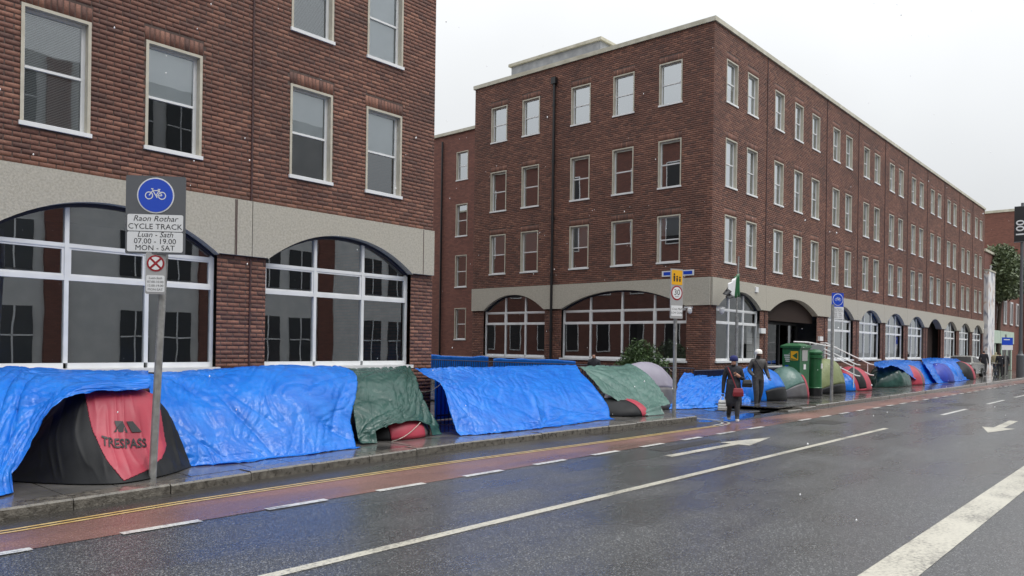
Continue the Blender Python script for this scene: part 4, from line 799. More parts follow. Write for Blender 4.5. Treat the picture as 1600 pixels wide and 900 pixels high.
dome('pop_up_tent', 8.1, 10.0, 11.05, 0.74, 0.55, 0.125, [('door', M['tred'], lambda u, v: 0.3 < u < 0.72 and v < 0.3), ('shell', M['tgrey'], lambda u, v: u >= 0.6), ('flysheet', M['tblack'], ALL)], 'grey and red pop-up tent under the dark green sheet')
dome('pop_up_tent', 15.4, 17.15, 10.85, 0.85, 0.42, 0.125, [('door', M['tred'], lambda u, v: 0.45 < u < 0.88 and v < 0.45), ('shell', M['tgrey'], lambda u, v: u >= 0.8), ('flysheet', M['tblack'], ALL)], 'black and red tent under the pale green sheet by the round sign post')
dome('dome_tent', 17.7, 21.5, 12.1, 0.7, 1.36, 0.01, [('skirt', M['tgrey'], lambda u, v: v < 0.12 or v > 0.9 or u > 0.93), ('shell', M['lilac'], ALL)], 'pale lilac dome tent standing behind the pale green sheet', ph=0.5)
dome('dome_tent', 23.4, 26.0, 10.75, 0.8, 1.08, 0.125, [('shade_panel', M['tblack'], lambda u, v: 0.2 < u < 0.7 and v < 0.11), ('flysheet', M['blue'], ALL)], 'blue sheeted dome tent with dark opening behind the person in the white cap', ph=0.5, sag=0.03)  # black panel on the closed shell stands in for shade inside the tent mouth
dome('dome_tent', 25.9, 27.9, 10.75, 0.75, 1.1, 0.125, [('door', M['tred'], lambda u, v: 0.5 < u < 0.8 and v < 0.24), ('skirt', M['tgrey'], lambda u, v: v < 0.13), ('shell', M['teal'], ALL)], 'pale green dome tent with red corner in front of the green post boxes', ph=0.5)
dome('dome_tent', 29.6, 32.7, 10.85, 0.62, 1.35, 0.125, [('skirt', M['tblack'], lambda u, v: v < 0.06), ('shell', M['olive'], ALL)], 'tall olive green tent beside the round post box', ph=0.55, sag=0.03)
dome('dome_tent', 32.6, 35.7, 10.85, 0.75, 1.0, 0.125, [('door', M['tblack'], lambda u, v: 0.24 < u < 0.4 and 0.02 < v < 0.42), ('flysheet', M['blue'], lambda u, v: u <= 0.18), ('shell', M['tred'], ALL)], 'red dome tent with black door and blue sheet beside the olive tent', ph=0.5)
dome('dome_tent', 37.5, 42.0, 10.85, 0.85, 1.05, 0.125, [('shell', M['dgreen'], ALL)], 'dark green sheeted tent under a blue tarpaulin', ph=0.45, sag=0.07)
dome('dome_tent', 41.0, 43.9, 10.8, 0.8, 1.0, 0.125, [('door', M['tred'], lambda u, v: u < 0.45), ('shell', M['tgrey'], lambda u, v: u < 0.55), ('hood', M['tred'], ALL)], 'grey dome tent with red hood beside the dark green one', ph=0.5)
dome('dome_tent', 46.0, 49.6, 10.55, 0.75, 1.05, 0.125, [('hood', M['lilac'], lambda u, v: u > 0.82), ('shell', M['tblue'], ALL)], 'royal blue dome tent with grey hood', ph=0.5)
dome('dome_tent', 52.5, 56.0, 10.75, 0.8, 1.08, 0.125, [('hood', M['tred'], lambda u, v: u > 0.42), ('shell', M['tblack'], ALL)], 'black dome tent with red hood in front of the silver car', ph=0.5)

dome('dome_tent', 49.4, 52.9, 10.85, 0.78, 1.1, 0.125, [('door', M['tblue'], lambda u, v: u > 0.85), ('flysheet', M['blue'], ALL)], 'blue sheeted dome tent between the royal blue tent and the last red hooded one', ph=0.45, sag=0.05)
for (p_, q_, lb) in ((pt(657, 660, 10.35), gp(612, 690), 'pale guy rope across the red tent under the dark green sheet'), (pt(1045, 575, 12.0), (16.97, 9.55, 1.25), 'pale guy rope from the lilac tent to the round speed sign post'), (pt(689, 600, 11.0), pt(655, 612, 11.6), 'pale rope end tied to the open corner of the taut blue sheet')):
    mb = MB(); P_ = [Vector(p_).lerp(Vector(q_), t)-Vector((0, 0, 0.06*math.sin(math.pi*t))) for t in np.linspace(0, 1, 8)]; mb.tube(P_, 0.006, 5); mb.out('guy_rope', M['cline'], None, label=lb, cat='rope')
# ------------------------------------------------------------------ railings, fence
def railing(name, pts, h, gap, m, label, z0=0.12, cat='railing', r=0.011, flat=False):
    root = empty(name, (pts[0][0], pts[0][1], z0), label, cat)
    for (a, b) in zip(pts[:-1], pts[1:]):
        a = Vector(a).to_3d(); b = Vector(b).to_3d(); ln = (b-a).length; n = max(1, int(ln/gap)); t = (b-a)/ln
        for z in (0.12, h):
            mb = MB(); mb.tube([a+Vector((0, 0, z0+z)), b+Vector((0, 0, z0+z))], 0.022, 6); mb.out('rail', m, root)
        base = None
        for i in range(n+1):
            p = a+t*(ln*i/n)
            if base is None:
                mb = MB(); mb.tube([p+Vector((0, 0, z0)), p+Vector((0, 0, z0+h+(0.0 if not flat else 0.06)))], r, 6); base = mb.out('bar', m, root)
            else: 
                c = base.copy(); COL.objects.link(c); c.parent = root; WL[c] = p; c.location = base.location+(p-a)
    return root
railing('railing', [(11.6, 12.38), (17.2, 12.38)], 1.12, 0.12, M['navy'], 'navy metal railing holding the taut blue tarpaulin')
railing('railing', [(22.5, 12.0), (22.5, 25.0)], 1.12, 0.13, M['navy'], 'navy metal railing running back along the side street wall', 0.02)
railing('railing', [(22.5, 12.0), (29.2, 12.0)], 1.05, 0.1, M['navy'], 'close barred navy railing below the corner window', 0.02, r=0.03)
def hang(name, x0, x1, y0, y1, zt, zb, label, seed):
    nu, nv = 50, 14; U, V = np.meshgrid(np.linspace(0, 1, nu), np.linspace(0, 1, nv))
    P = np.stack([x0+(x1-x0)*U, y0+(y1-y0)*U, zt+(zb-zt)*V], -1); q = np.stack([P[..., 0]*2+P[..., 1]*2, P[..., 2]*0.8, 0*U], -1)
    d = 0.05*vnoise(q*1.7, seed)*(0.2+V); P[..., 0] += d; P[..., 1] += d*0.5; P[..., 2] += 0.04*vnoise(q*0.9, seed+1)*(1-V)
    idx = np.arange(nv*nu).reshape(nv, nu); F = np.stack([idx[:-1, :-1], idx[:-1, 1:], idx[1:, 1:], idx[1:, :-1]], -1).reshape(-1, 4)
    mk(name, P.reshape(-1, 3), F, M['blue'], None, smooth=True, label=label, cat='tarpaulin', solid=0.004)
hang('blue_tarpaulin', 11.6, 15.2, 12.46, 12.46, 1.2, 0.14, 'added blue sheet standing in for blue light behind the railing bars at the open end of the taut sheet', 9)  # added sheet imitates the blue light coming through the taut tarpaulin
hang('blue_tarpaulin', 22.72, 22.72, 16.9, 21.0, 1.28, 0.35, 'blue tarpaulin hung behind the side street railing before the far arch', 5)
hang('blue_tarpaulin', 22.75, 22.75, 21.3, 26.0, 1.34, 0.3, 'blue tarpaulin hung at the far end of the side street railing', 6)

# ------------------------------------------------------------------ signs
def plate_xf(c, ang):
    Rv = Vector((math.cos(ang), math.sin(ang), 0)); Nv = Vector((math.sin(ang), -math.cos(ang), 0))       # facing outward
    return lambda u, d, w: tuple(Vector(c)+Rv*u+Vector((0, 0, w))-Nv*d)
def disc(r, n=40, cx=0, cz=0, sx=1): return [(cx+r*sx*math.cos(2*math.pi*i/n), cz+r*math.sin(2*math.pi*i/n)) for i in range(n)]
def ptext(parent, xf, s, size, u, w, m, d=-0.0165, shear=0, sx=1):
    v, f = text2d(s, size, shear); mb = MB(xf); mb.add([(u+q[0]*sx, d, w+q[1]) for q in v], f); return mb.out('lettering', m, parent)
def bike(parent, xf, u, w, k, m, d):
    mb = MB(xf)
    def ring(cx, cz, r, t, n=24):
        vs = []; fs = []
        for i in range(n):
            a = 2*math.pi*i/n; vs += [(cx+r*math.cos(a), d, cz+r*math.sin(a)), (cx+(r-t)*math.cos(a), d, cz+(r-t)*math.sin(a))]
        for i in range(n): j = (i+1) % n; fs.append((2*i, 2*j, 2*j+1, 2*i+1))
        mb.add([(u+p[0]*k, p[1], w+p[2]*k) for p in vs], fs)
    def seg(a, b, t=0.09):
        A, B = Vector(a), Vector(b); tt = (B-A).normalized(); nn = Vector((-tt.y, tt.x))*t/2
        q = [A-nn, B-nn, B+nn, A+nn]; mb.add([(u+p.x*k, d, w+p.y*k) for p in q], [(0, 1, 2, 3)])
    ring(-0.6, -0.1, 0.38, 0.09); ring(0.6, -0.1, 0.38, 0.09)
    for a, b in (((-0.6, -0.1), (-0.25, 0.38)), ((-0.25, 0.38), (0.32, 0.38)), ((0.32, 0.38), (0.6, -0.1)), ((-0.25, 0.38), (0.05, -0.12)), ((0.05, -0.12), (0.35, 0.45)), ((0.05, -0.12), (0.6, -0.1)), ((-0.3, 0.55), (-0.25, 0.38)), ((-0.42, 0.55), (-0.2, 0.55)), ((0.2, 0.5), (0.45, 0.5)), ((0.05, -0.12), (0.15, -0.3))): seg(a, b)
    return mb.out('bicycle_symbol', m, parent)
def post(root, x, y, z0, z1, r=0.045):
    mb = MB(); mb.tube([(x, y, z0), (x, y, z1)], r, 12); return mb.out('post', M['galv'], root)
def rounded(w, h, r=0.02, n=4):
    p = []
    for (sx_, sz_, a0) in ((1, -1, -90), (1, 1, 0), (-1, 1, 90), (-1, -1, 180)):
        for i in range(n+1):
            a = R(a0+90*i/n); p.append((sx_*(w/2-r)+r*math.cos(a), sz_*(h/2-r)+r*math.sin(a)))
    return p
def layer(root, name, xf, poly, d0, d1, m): mb = MB(xf); mb.prism(poly, d0, d1); return mb.out(name, m, root)
sg = empty('cycle_track_sign', (4.18, 9.45, 0.12), 'grey cycle track sign with blue disc on steel post before the lettered tent', 'sign')
mb = MB(); mb.tube([(4.16, 9.45, 0.1), (4.27, 9.45, 2.9), (4.29, 9.45, 3.6)], 0.045, 12); mb.out('post', M['galv'], sg)
c = (pt(243, 336, 9.38)); xf = plate_xf(c, YAW-math.pi/2+0.10)
pz = lambda w: c[2]+w
layer(sg, 'plate', xf, rounded(0.69, 0.94), 0.0, 0.02, M['sgrey'])
layer(sg, 'disc_rim', xf, disc(0.215, cz=0.235), -0.004, 0.0, M['swhite']); layer(sg, 'disc', xf, disc(0.2, cz=0.235), -0.008, -0.004, M['sblue'])
bike(sg, xf, 0, 0.245, 0.125, M['swhite'], -0.0095)
for (w0, hh) in ((-0.095, 0.2), (-0.325, 0.24)):
    layer(sg, 'text_panel', xf, [(p[0], p[1]+w0) for p in rounded(0.645, hh)], -0.004, 0.0, M['swhite'])
for s_, sz, w0, sh in (('Raon Rothar', 0.095, -0.075, 0.25), ('CYCLE TRACK', 0.092, -0.17, 0), ('Luan - Sath', 0.088, -0.265, 0.25), ('07.00 - 19.00', 0.088, -0.345, 0), ('MON - SAT', 0.088, -0.425, 0)):
    ptext(sg, xf, s_, sz, 0, w0, M['sink'], -0.0055, sh, 1.05)
c2 = pt(243, 427, 9.38); xf = plate_xf(c2, YAW-math.pi/2+0.25)
layer(sg, 'small_plate', xf, rounded(0.225, 0.5), 0.0, 0.015, M['lgrey'])
layer(sg, 'clearway_rim', xf, disc(0.098, cz=0.12), -0.004, 0, M['sred']); layer(sg, 'clearway_disc', xf, disc(0.078, cz=0.12), -0.007, -0.004, M['swhite'])
for q in (1, -1):
    a = math.pi/4*q; ca, sa = math.cos(a), math.sin(a)
    layer(sg, 'clearway_bar', xf, [(x*ca-z*sa, x*sa+z*ca+0.12) for x, z in ((-0.08, -0.012), (0.08, -0.012), (0.08, 0.012), (-0.08, 0.012))], -0.009-0.001*q, -0.007, M['sred'])
layer(sg, 'text_panel', xf, [(p[0], p[1]-0.125) for p in rounded(0.205, 0.2)], -0.004, 0, M['swhite'])
for i, s_ in enumerate(('Luan-Sath', '07.00-10.00', '12.00-19.00', 'MON-SAT')): ptext(sg, xf, s_, 0.038, 0, -0.07-0.046*i, M['sink'], -0.0055, 0.2 if i == 0 else 0)
# thirty sign
sg = empty('speed_limit_sign', (16.95, 9.56, 0.12), 'tall speed limit sign reading 30 with yellow pictogram panel on steel post', 'sign')
post(sg, 16.97, 9.58, 0.1, 2.75); c = pt(1057.5, 459, 9.52); xf = plate_xf(c, -0.33)
layer(sg, 'plate', xf, rounded(0.40, 1.22), 0, 0.02, M['lgrey'])
layer(sg, 'yellow_panel', xf, [(p[0], p[1]+0.40) for p in rounded(0.34, 0.36)], -0.004, 0, M['syel'])
for (u, hh) in ((-0.09, 0.2), (0.0, 0.12), (0.09, 0.1)):
    layer(sg, 'figure', xf, [(u-0.022, 0.30), (u+0.022, 0.30), (u+0.03, 0.30+hh*0.7), (u-0.03, 0.30+hh*0.7)], -0.006, -0.004, M['sink'])
    layer(sg, 'figure', xf, disc(0.026, 12, u, 0.30+hh*0.7+0.035), -0.006, -0.004, M['sink'])
layer(sg, 'limit_rim', xf, disc(0.18, cz=0.02), -0.004, 0, M['sred']); layer(sg, 'limit_disc', xf, disc(0.145, cz=0.02), -0.007, -0.004, M['swhite'])
ptext(sg, xf, '30', 0.2, 0, -0.03, M['sink'], -0.0085); ptext(sg, xf, 'km/h', 0.055, 0, -0.085, M['sink'], -0.0085)
layer(sg, 'text_panel', xf, [(p[0], p[1]-0.42) for p in rounded(0.35, 0.26)], -0.004, 0, M['swhite'])
ptext(sg, xf, 'Crios Mall', 0.075, 0, -0.40, M['sink'], -0.0055, 0.2); ptext(sg, xf, 'SLOW ZONE', 0.068, 0, -0.49, M['sink'], -0.0055)
# second cycle sign
sg = empty('cycle_track_sign', (26.0, 8.85, 0.12), 'narrow cycle track sign with blue disc on steel post before the olive tent', 'sign')
post(sg, 26.02, 8.88, 0.1, 3.3, 0.05); c = pt(1309, 479, 8.83); xf = plate_xf(c, -0.6)
layer(sg, 'plate', xf, [(p[0], p[1]+0.22) for p in rounded(0.44, 0.46)], 0, 0.02, M['sblue']); layer(sg, 'disc_rim', xf, disc(0.2, cz=0.23), -0.004, 0, M['swhite']); layer(sg, 'disc', xf, disc(0.18, cz=0.23), -0.008, -0.004, M['sblue'])
bike(sg, xf, 0, 0.24, 0.12, M['swhite'], -0.0095)
layer(sg, 'text_panel', xf, [(p[0], p[1]-0.21) for p in rounded(0.46, 0.4)], -0.002, 0.02, M['swhite'])
for i, s_ in enumerate(('Raon Rothar', 'CYCLE TRACK', 'Luan - Sath', '07.00 - 19.00', 'MON - SAT')): ptext(sg, xf, s_, 0.06, 0, -0.1-0.068*i, M['sink'], -0.004)
# flag post
fp = empty('flag_post', (25.23, 11.85, 0.12), 'thin steel post carrying a bundled flag by the corner window', 'post')
mb = MB(); mb.tube([(25.23, 11.85, 0.1), (25.23, 11.85, 2.9)], 0.055, 10); mb.out('post', M['galv'], fp)
mb = MB(); mb.tube([(25.2, 11.85, 2.9), (25.25, 11.85, 4.0), (25.3, 11.85, 5.0)], 0.03, 8); mb.out('pole', M['galv'], fp)
fl = empty('flag', (25.0, 11.8, 3.4), 'drooping black, white and green flag tied to the thin post', 'flag')
for nm_, m_, (za, zb) in (('green_stripe', 'pgreen', (4.0, 4.55)), ('white_stripe', 'swhite', (3.75, 4.35)), ('black_stripe', 'black', (3.5, 3.85))):
    q = {'green_stripe': [(1146, 466), (1155, 464), (1154, 427), (1148, 433)], 'white_stripe': [(1137, 456), (1146, 466), (1149, 433), (1138, 444)], 'black_stripe': [(1130, 458), (1138, 467), (1147, 465), (1138, 448)]}[nm_]
    v = [pt(a, b, 11.82) for a, b in q]; P = surf([[v[3], v[2]], [v[0], v[1]]], 8, 8); P[..., 1] += 0.05*np.sin(np.arange(8)*1.7)[None]
    idx = np.arange(64).reshape(8, 8); F = np.stack([idx[:-1, :-1], idx[:-1, 1:], idx[1:, 1:], idx[1:, :-1]], -1).reshape(-1, 4); mk(nm_, P.reshape(-1, 3), F, M[m_], fl, smooth=True, solid=0.006)
# small things fixed to the corner building
np_ = empty('street_name_plate', (XC-0.03, 13.78, 4.35), 'blue and white street name plate on the corner brickwork', 'sign')
mb = MB(); mb.box(XC-0.04, XC-0.015, 13.14, 14.42, 4.36, 4.56); mb.out('plate', M['swhite'], np_)
mb = MB(); mb.box(XC-0.044, XC-0.04, 13.2, 13.6, 4.4, 4.52); mb.box(XC-0.044, XC-0.04, 13.75, 14.35, 4.4, 4.52); mb.out('lettering_band', M['sblue'], np_)
for (x, y, z, lb) in ((XC-0.18, 13.2, 3.15, 'white security camera on the side street end of the corner pier'), (25.0, FY-0.2, 3.15, 'white security camera on the street end of the corner pier')):
    r_ = empty('security_camera', (x, y, z), lb, 'camera')
    mb = MB(); mb.lathe([(0.01, -0.16), (0.07, -0.12), (0.085, -0.05), (0.085, 0.02), (0.05, 0.05)], (x, y, z), 14); mb.out('dome_housing', M['white'], r_)
    mb = MB(); mb.box(x-0.04, x+0.2, y-0.03, y+0.2, z+0.05, z+0.1); mb.out('bracket', M['white'], r_)
for (x, z, w, h_, nm_, lb) in ((28.1, 4.05, 0.24, 0.2, 'alarm_box', 'white alarm box on the concrete lintel'), (28.72, 2.5, 0.42, 0.2, 'wall_notice', 'white notice on the brick pier left of the entrance'), (34.95, 2.3, 0.4, 0.2, 'wall_notice', 'white notice on the brick pier right of the entrance')):
    mb = MB(); mb.prism([(x-w/2, z-h_/2), (x+w/2, z-h_/2), (x+w/2, z+h_/2-0.02), (x+w/2-0.02, z+h_/2), (x-w/2, z+h_/2)], FY-0.11, FY-0.01); mb.out(nm_, M['white'], None, label=lb, cat=nm_.split('_')[1])

# ------------------------------------------------------------------ post boxes
pb = empty('post_box', (27.4, 10.6, 0.12), 'square green post box with yellow emblem beside the pale green tent', 'post box')
mb = MB(); mb.box(26.96, 27.85, 10.3, 10.92, 0.12, 1.86); mb.out('body', M['pgreen'], pb)
mb = MB(); mb.add([(26.9, 10.24, 1.86), (27.9, 10.24, 1.86), (27.9, 10.98, 1.86), (26.9, 10.98, 1.86), (26.9, 10.24, 1.93), (27.9, 10.24, 1.93), (27.9, 10.98, 1.93), (26.9, 10.98, 1.93), (27.1, 10.45, 2.02), (27.7, 10.45, 2.02), (27.7, 10.8, 2.02), (27.1, 10.8, 2.02)], [(0, 1, 5, 4), (1, 2, 6, 5), (2, 3, 7, 6), (3, 0, 4, 7), (4, 5, 9, 8), (5, 6, 10, 9), (6, 7, 11, 10), (7, 4, 8, 11), (8, 9, 10, 11)]); mb.out('cap', M['pgreen'], pb)
mb = MB(); mb.box(26.945, 26.96, 10.36, 10.62, 1.42, 1.74); em = mb.out('emblem', M['syel'], pb)
mb = MB(); mb.add([(26.942, 10.38, 1.70), (26.942, 10.38, 1.46), (26.942, 10.56, 1.58)], [(0, 1, 2)]); mb.add([(26.942, 10.40, 1.44), (26.942, 10.6, 1.44), (26.942, 10.6, 1.5)], [(0, 1, 2)]); mb.out('emblem_mark', M['pgreen'], em)
for i in range(4):
    mb = MB(); mb.box(26.95, 26.96, 10.66, 10.86-0.02*i, 1.58-i*0.07, 1.61-i*0.07); mb.out('text_line', M['swhite'], pb)
mb = MB(); mb.box(26.95, 26.96, 10.7, 10.82, 1.12, 1.24); mb.out('sticker', M['sblue'], pb)
mb = MB(); mb.box(27.15, 27.65, 10.285, 10.3, 1.4, 1.78); mb.out('slot_plate', M['lgrey'], pb)
mb = MB(); mb.box(27.3, 27.5, 10.285, 10.3, 1.1, 1.28); mb.out('notice', M['swhite'], pb)
pb = empty('pillar_box', (28.55, 10.35, 0.12), 'round green pillar post box between the square box and the olive tent', 'post box')
mb = MB(); mb.lathe([(0.26, 0), (0.26, 0.3), (0.245, 0.32), (0.235, 1.2), (0.235, 1.35), (0.275, 1.38), (0.275, 1.46), (0.24, 1.48), (0.24, 1.52), (0.28, 1.55), (0.27, 1.6), (0.15, 1.68), (0.02, 1.7)], (28.55, 10.35, 0.12), 24); mb.out('body', M['pgreen'], pb)
mb = MB(); mb.lathe([(0.268, 0), (0.268, 0.28)], (28.55, 10.35, 0.122), 24); mb.out('base', M['black'], pb)
mb = MB(); mb.box(28.5, 28.6, 10.09, 10.12, 1.12, 1.3); mb.out('notice', M['swhite'], pb)

# ------------------------------------------------------------------ foliage
def foliage(name, blobs, n, size, m, parent, seed):
    g = np.random.default_rng(seed); V_ = []; per = np.array([b[3]*b[4]*b[5] for b in blobs]); per = (per/per.sum()*n).astype(int)
    for (cx, cy, cz, rx, ry, rz_), k in zip(blobs, per):
        d = g.normal(size=(k, 3)); d /= np.linalg.norm(d, axis=1, keepdims=True); r = g.random(k)**0.45*(1+0.25*vnoise(d*3, seed))
        c = np.array([cx, cy, cz])+d*r[:, None]*np.array([rx, ry, rz_])
        a = g.normal(size=(k, 3)); a /= np.linalg.norm(a, axis=1, keepdims=True); b = np.cross(a, g.normal(size=(k, 3))); b /= np.linalg.norm(b, axis=1, keepdims=True)
        s = size*g.uniform(0.6, 1.3, k)[:, None]
        V_.append(np.stack([c-a*s, c+b*s*0.45, c+a*s, c-b*s*0.45], 1))
    V_ = np.concatenate(V_); F = np.arange(len(V_)*4).reshape(-1, 4)
    return mk(name, V_.reshape(-1, 3), F, m, parent)
bu = empty('bush', (23.6, 14.6, 0.02), 'dense green bush behind the side street railing below the wide arch', 'bush')
foliage('foliage', [(23.6, 14.0, 1.05, 0.5, 0.5, 0.5), (23.6, 14.7, 1.35, 0.6, 0.75, 0.75), (23.6, 15.2, 1.0, 0.55, 0.6, 0.55), (23.55, 14.4, 0.7, 0.6, 0.9, 0.5)], 6500, 0.06, M['leaf'], bu, 3)
mb = MB()
for k in range(5): mb.tube([(23.6, 14.6, 0.02), (23.6+0.1*math.cos(k), 14.6+0.25*math.sin(k*2), 0.6), (23.6+0.25*math.cos(k), 14.6+0.5*math.sin(k*2), 1.3)], [0.03, 0.02, 0.01], 5)
mb.out('stem', M['bark'], bu)
tr = empty('tree', (79, 12.8, 0.12), 'leafy tree overhanging the terrace beyond the corner block', 'tree')
foliage('crown', [(78, 12.4, 8.6, 2.2, 1.4, 1.6), (81, 12.3, 9.4, 2.4, 1.4, 1.5), (79, 12.6, 10.2, 1.9, 1.3, 1.2), (83, 12.2, 8.3, 1.8, 1.2, 1.2), (80, 12.3, 7.4, 2.0, 1.2, 1.0), (77, 12.4, 7.0, 1.2, 1.0, 0.9)], 9000, 0.17, M['leaf2'], tr, 9)
mb = MB(); mb.tube([(79, 12.8, 0.1), (79.05, 12.75, 4), (79.2, 12.6, 8)], [0.2, 0.16, 0.08], 8)
for k in range(6): mb.tube([(79.1, 12.7, 5+k*0.4), (79.1+1.6*math.cos(k*2.1), 12.6+0.6*math.sin(k*2.1), 7.5+k*0.3)], [0.08, 0.03], 6)
mb.out('trunk', M['bark'], tr)

# ------------------------------------------------------------------ far street
th = empty('terrace_house', (83, 17, 0), 'brick terrace with white window reveals and a mint shopfront', 'building')
mb = MB(); mb.box(74, 91.8, 13, 22, 0, 10.2); mb.out('wall', M['brickx'], th)
mb = MB(); mb.box(73.9, 91.9, 12.9, 22.1, 10.2, 10.4); mb.out('roof', M['coping'], th)
for i in range(5):
    x = 76.2+i*3.3
    for (z0, z1) in ((4.4, 6.6), (7.6, 9.2)):
        mb = MB(); mb.box(x, x+1.25, 12.9, 12.99, z0, z1); w_ = mb.out('window', M['white'], th); mb = MB(); mb.box(x+0.3, x+1.0, 12.89, 12.9, z0+0.15, z1-0.15); mb.out('pane', M['black'], w_)
mb = MB(); mb.box(75, 86, 12.6, 12.99, 2.6, 3.7); sf = mb.out('shop_fascia', M['mint'], th)
for x in (75, 77.5, 80.5, 83.2, 85.6): mb = MB(); mb.box(x, x+0.4, 12.75, 12.99, 0.12, 2.6); mb.out('shop_pilaster', M['mint'], th)
mb = MB(); mb.box(75.4, 85.6, 12.85, 12.9, 0.6, 2.6); mb.out('shop_window', M['black'], th)
tb = empty('gable_building', (110, 20, 0), 'tall dark brick building rising behind the terrace and tree', 'building')
mb = MB(); mb.box(92, 125, 11.5, 34, 0, 16.1); mb.out('wall', M['bricky'], tb); mb = MB(); mb.box(91.9, 125.1, 11.4, 34.1, 16.1, 16.35); mb.out('parapet', M['coping'], tb)
for i in range(6):
    for j in range(4): mb = MB(); mb.box(94+i*4.5, 95.4+i*4.5, 11.42, 11.49, 2+j*3.5, 4+j*3.5); mb.out('window', M['black'], tb)
m_ = bpy.data.materials.new('mural_paint'); m_.use_nodes = True; n = m_.node_tree.nodes; l = m_.node_tree.links
g_ = n.new('ShaderNodeTexCoord'); mp_ = n.new('ShaderNodeMapping'); mp_.inputs['Scale'].default_value = (1.2, 1.2, 0.45); l.new(g_.outputs['Object'], mp_.inputs[0]); z_ = n.new('ShaderNodeTexNoise'); z_.inputs['Scale'].default_value = 1.3; z_.inputs['Distortion'].default_value = 1.5; l.new(mp_.outputs[0], z_.inputs['Vector'])
l.new(ramp(n, l, z_.outputs['Fac'], [(0.3, (0.1, 0.13, 0.2)), (0.45, (0.7, 0.7, 0.72)), (0.58, (0.75, 0.73, 0.7)), (0.68, (0.35, 0.16, 0.09)), (0.78, (0.3, 0.32, 0.38))]), n['Principled BSDF'].inputs['Base Color'])
mb = MB(); mb.box(71.15, 73.9, 12.2, 16, 0, 8.3); wl = mb.out('painted_gable', m_, None, label='narrow painted end wall with white and orange streaks past the corner block', cat='wall')
mb = MB(); mb.box(71.1, 73.95, 12.15, 16.05, 8.3, 8.42); mb.out('coping', M['coping'], wl)
# lamp post with banner, parking sign
lp = empty('lamp_post', (63.05, 8.85, 0.12), 'tall grey lamp post with black banner at the kerb', 'lamp post')
mb = MB(); mb.lathe([(0.24, 0), (0.24, 1.5), (0.15, 1.6), (0.11, 1.8), (0.09, 12)], (63.05, 8.85, 0.12), 14); mb.out('column', M['sgrey'], lp)
bn = empty('banner', (63, 9.0, 9.8), 'black street banner with white number 100 reading upwards', 'banner')
a, b = pt(1587, 318, 9.0), pt(1587, 374, 9.0)
mb = MB(); mb.box(62.9, 62.93, 8.0, 9.3, b[2], a[2]); mb.out('cloth', M['black'], bn)
v, f = text2d('100', 0.8, bold=0.01); mb = MB(); mb.add([(62.893, 8.72+q[1]*0.85, b[2]+0.9+q[0]*1.0) for q in v], f); mb.out('lettering', M['swhite'], bn)
for z in (a[2]+0.03, b[2]-0.03):
    mb = MB(); mb.tube([(62.915, 9.3, z), (62.915, 8.0, z)], 0.03, 6); mb.out('bracket', M['sgrey'], bn)
sg = empty('parking_sign', (60.3, 9.3, 0.12), 'blue and white parking sign on a post beside the bicycle', 'sign')
post(sg, 60.3, 9.3, 0.1, 3.0, 0.05); xf = plate_xf((60.3, 9.2, 2.55), -0.5)
layer(sg, 'plate', xf, rounded(1.0, 0.5), 0, 0.02, M['sblue']); layer(sg, 'panel', xf, [(p[0], p[1]-0.42) for p in rounded(1.0, 0.32)], 0, 0.02, M['swhite'])
layer(sg, 'text_line', xf, [(-0.35, 0.08), (0.2, 0.08), (0.2, 0.14), (-0.35, 0.14)], -0.004, 0, M['swhite'])
bc = empty('bicycle', (59.6, 9.75, 0.12), 'parked bicycle leaning at the parking sign post', 'bicycle')
for x in (59.0, 60.05):
    mb = MB(); ring = [(x+0.33*math.cos(t), 9.75, 0.46+0.33*math.sin(t)) for t in np.linspace(0, 2*math.pi, 25)]; mb.tube(ring, 0.022, 6, False); w_ = mb.out('wheel', M['tyre'], bc)
    mb = MB()
    for t in np.linspace(0, math.pi, 7)[:-1]: mb.tube([(x-0.32*math.cos(t), 9.75, 0.46-0.32*math.sin(t)), (x+0.32*math.cos(t), 9.75, 0.46+0.32*math.sin(t))], 0.003, 4)
    mb.out('spokes', M['chrome'], w_)
mb = MB()
for p in ([(59.0, 9.75, 0.46), (59.35, 9.75, 0.46), (59.25, 9.75, 0.98)], [(59.0, 9.75, 0.46), (59.27, 9.75, 0.85), (59.85, 9.75, 0.9)], [(59.35, 9.75, 0.46), (59.86, 9.75, 0.85)], [(60.05, 9.75, 0.46), (59.83, 9.75, 1.08)]): mb.tube(p, 0.018, 6)
mb.out('frame', M['black'], bc)
mb = MB(); mb.box(59.12, 59.36, 9.69, 9.81, 0.98, 1.04); mb.out('saddle', M['black'], bc); mb = MB(); mb.tube([(59.75, 9.5, 1.1), (59.83, 9.75, 1.08), (59.75, 10.0, 1.1)], 0.014, 6); mb.out('handlebar', M['chrome'], bc)

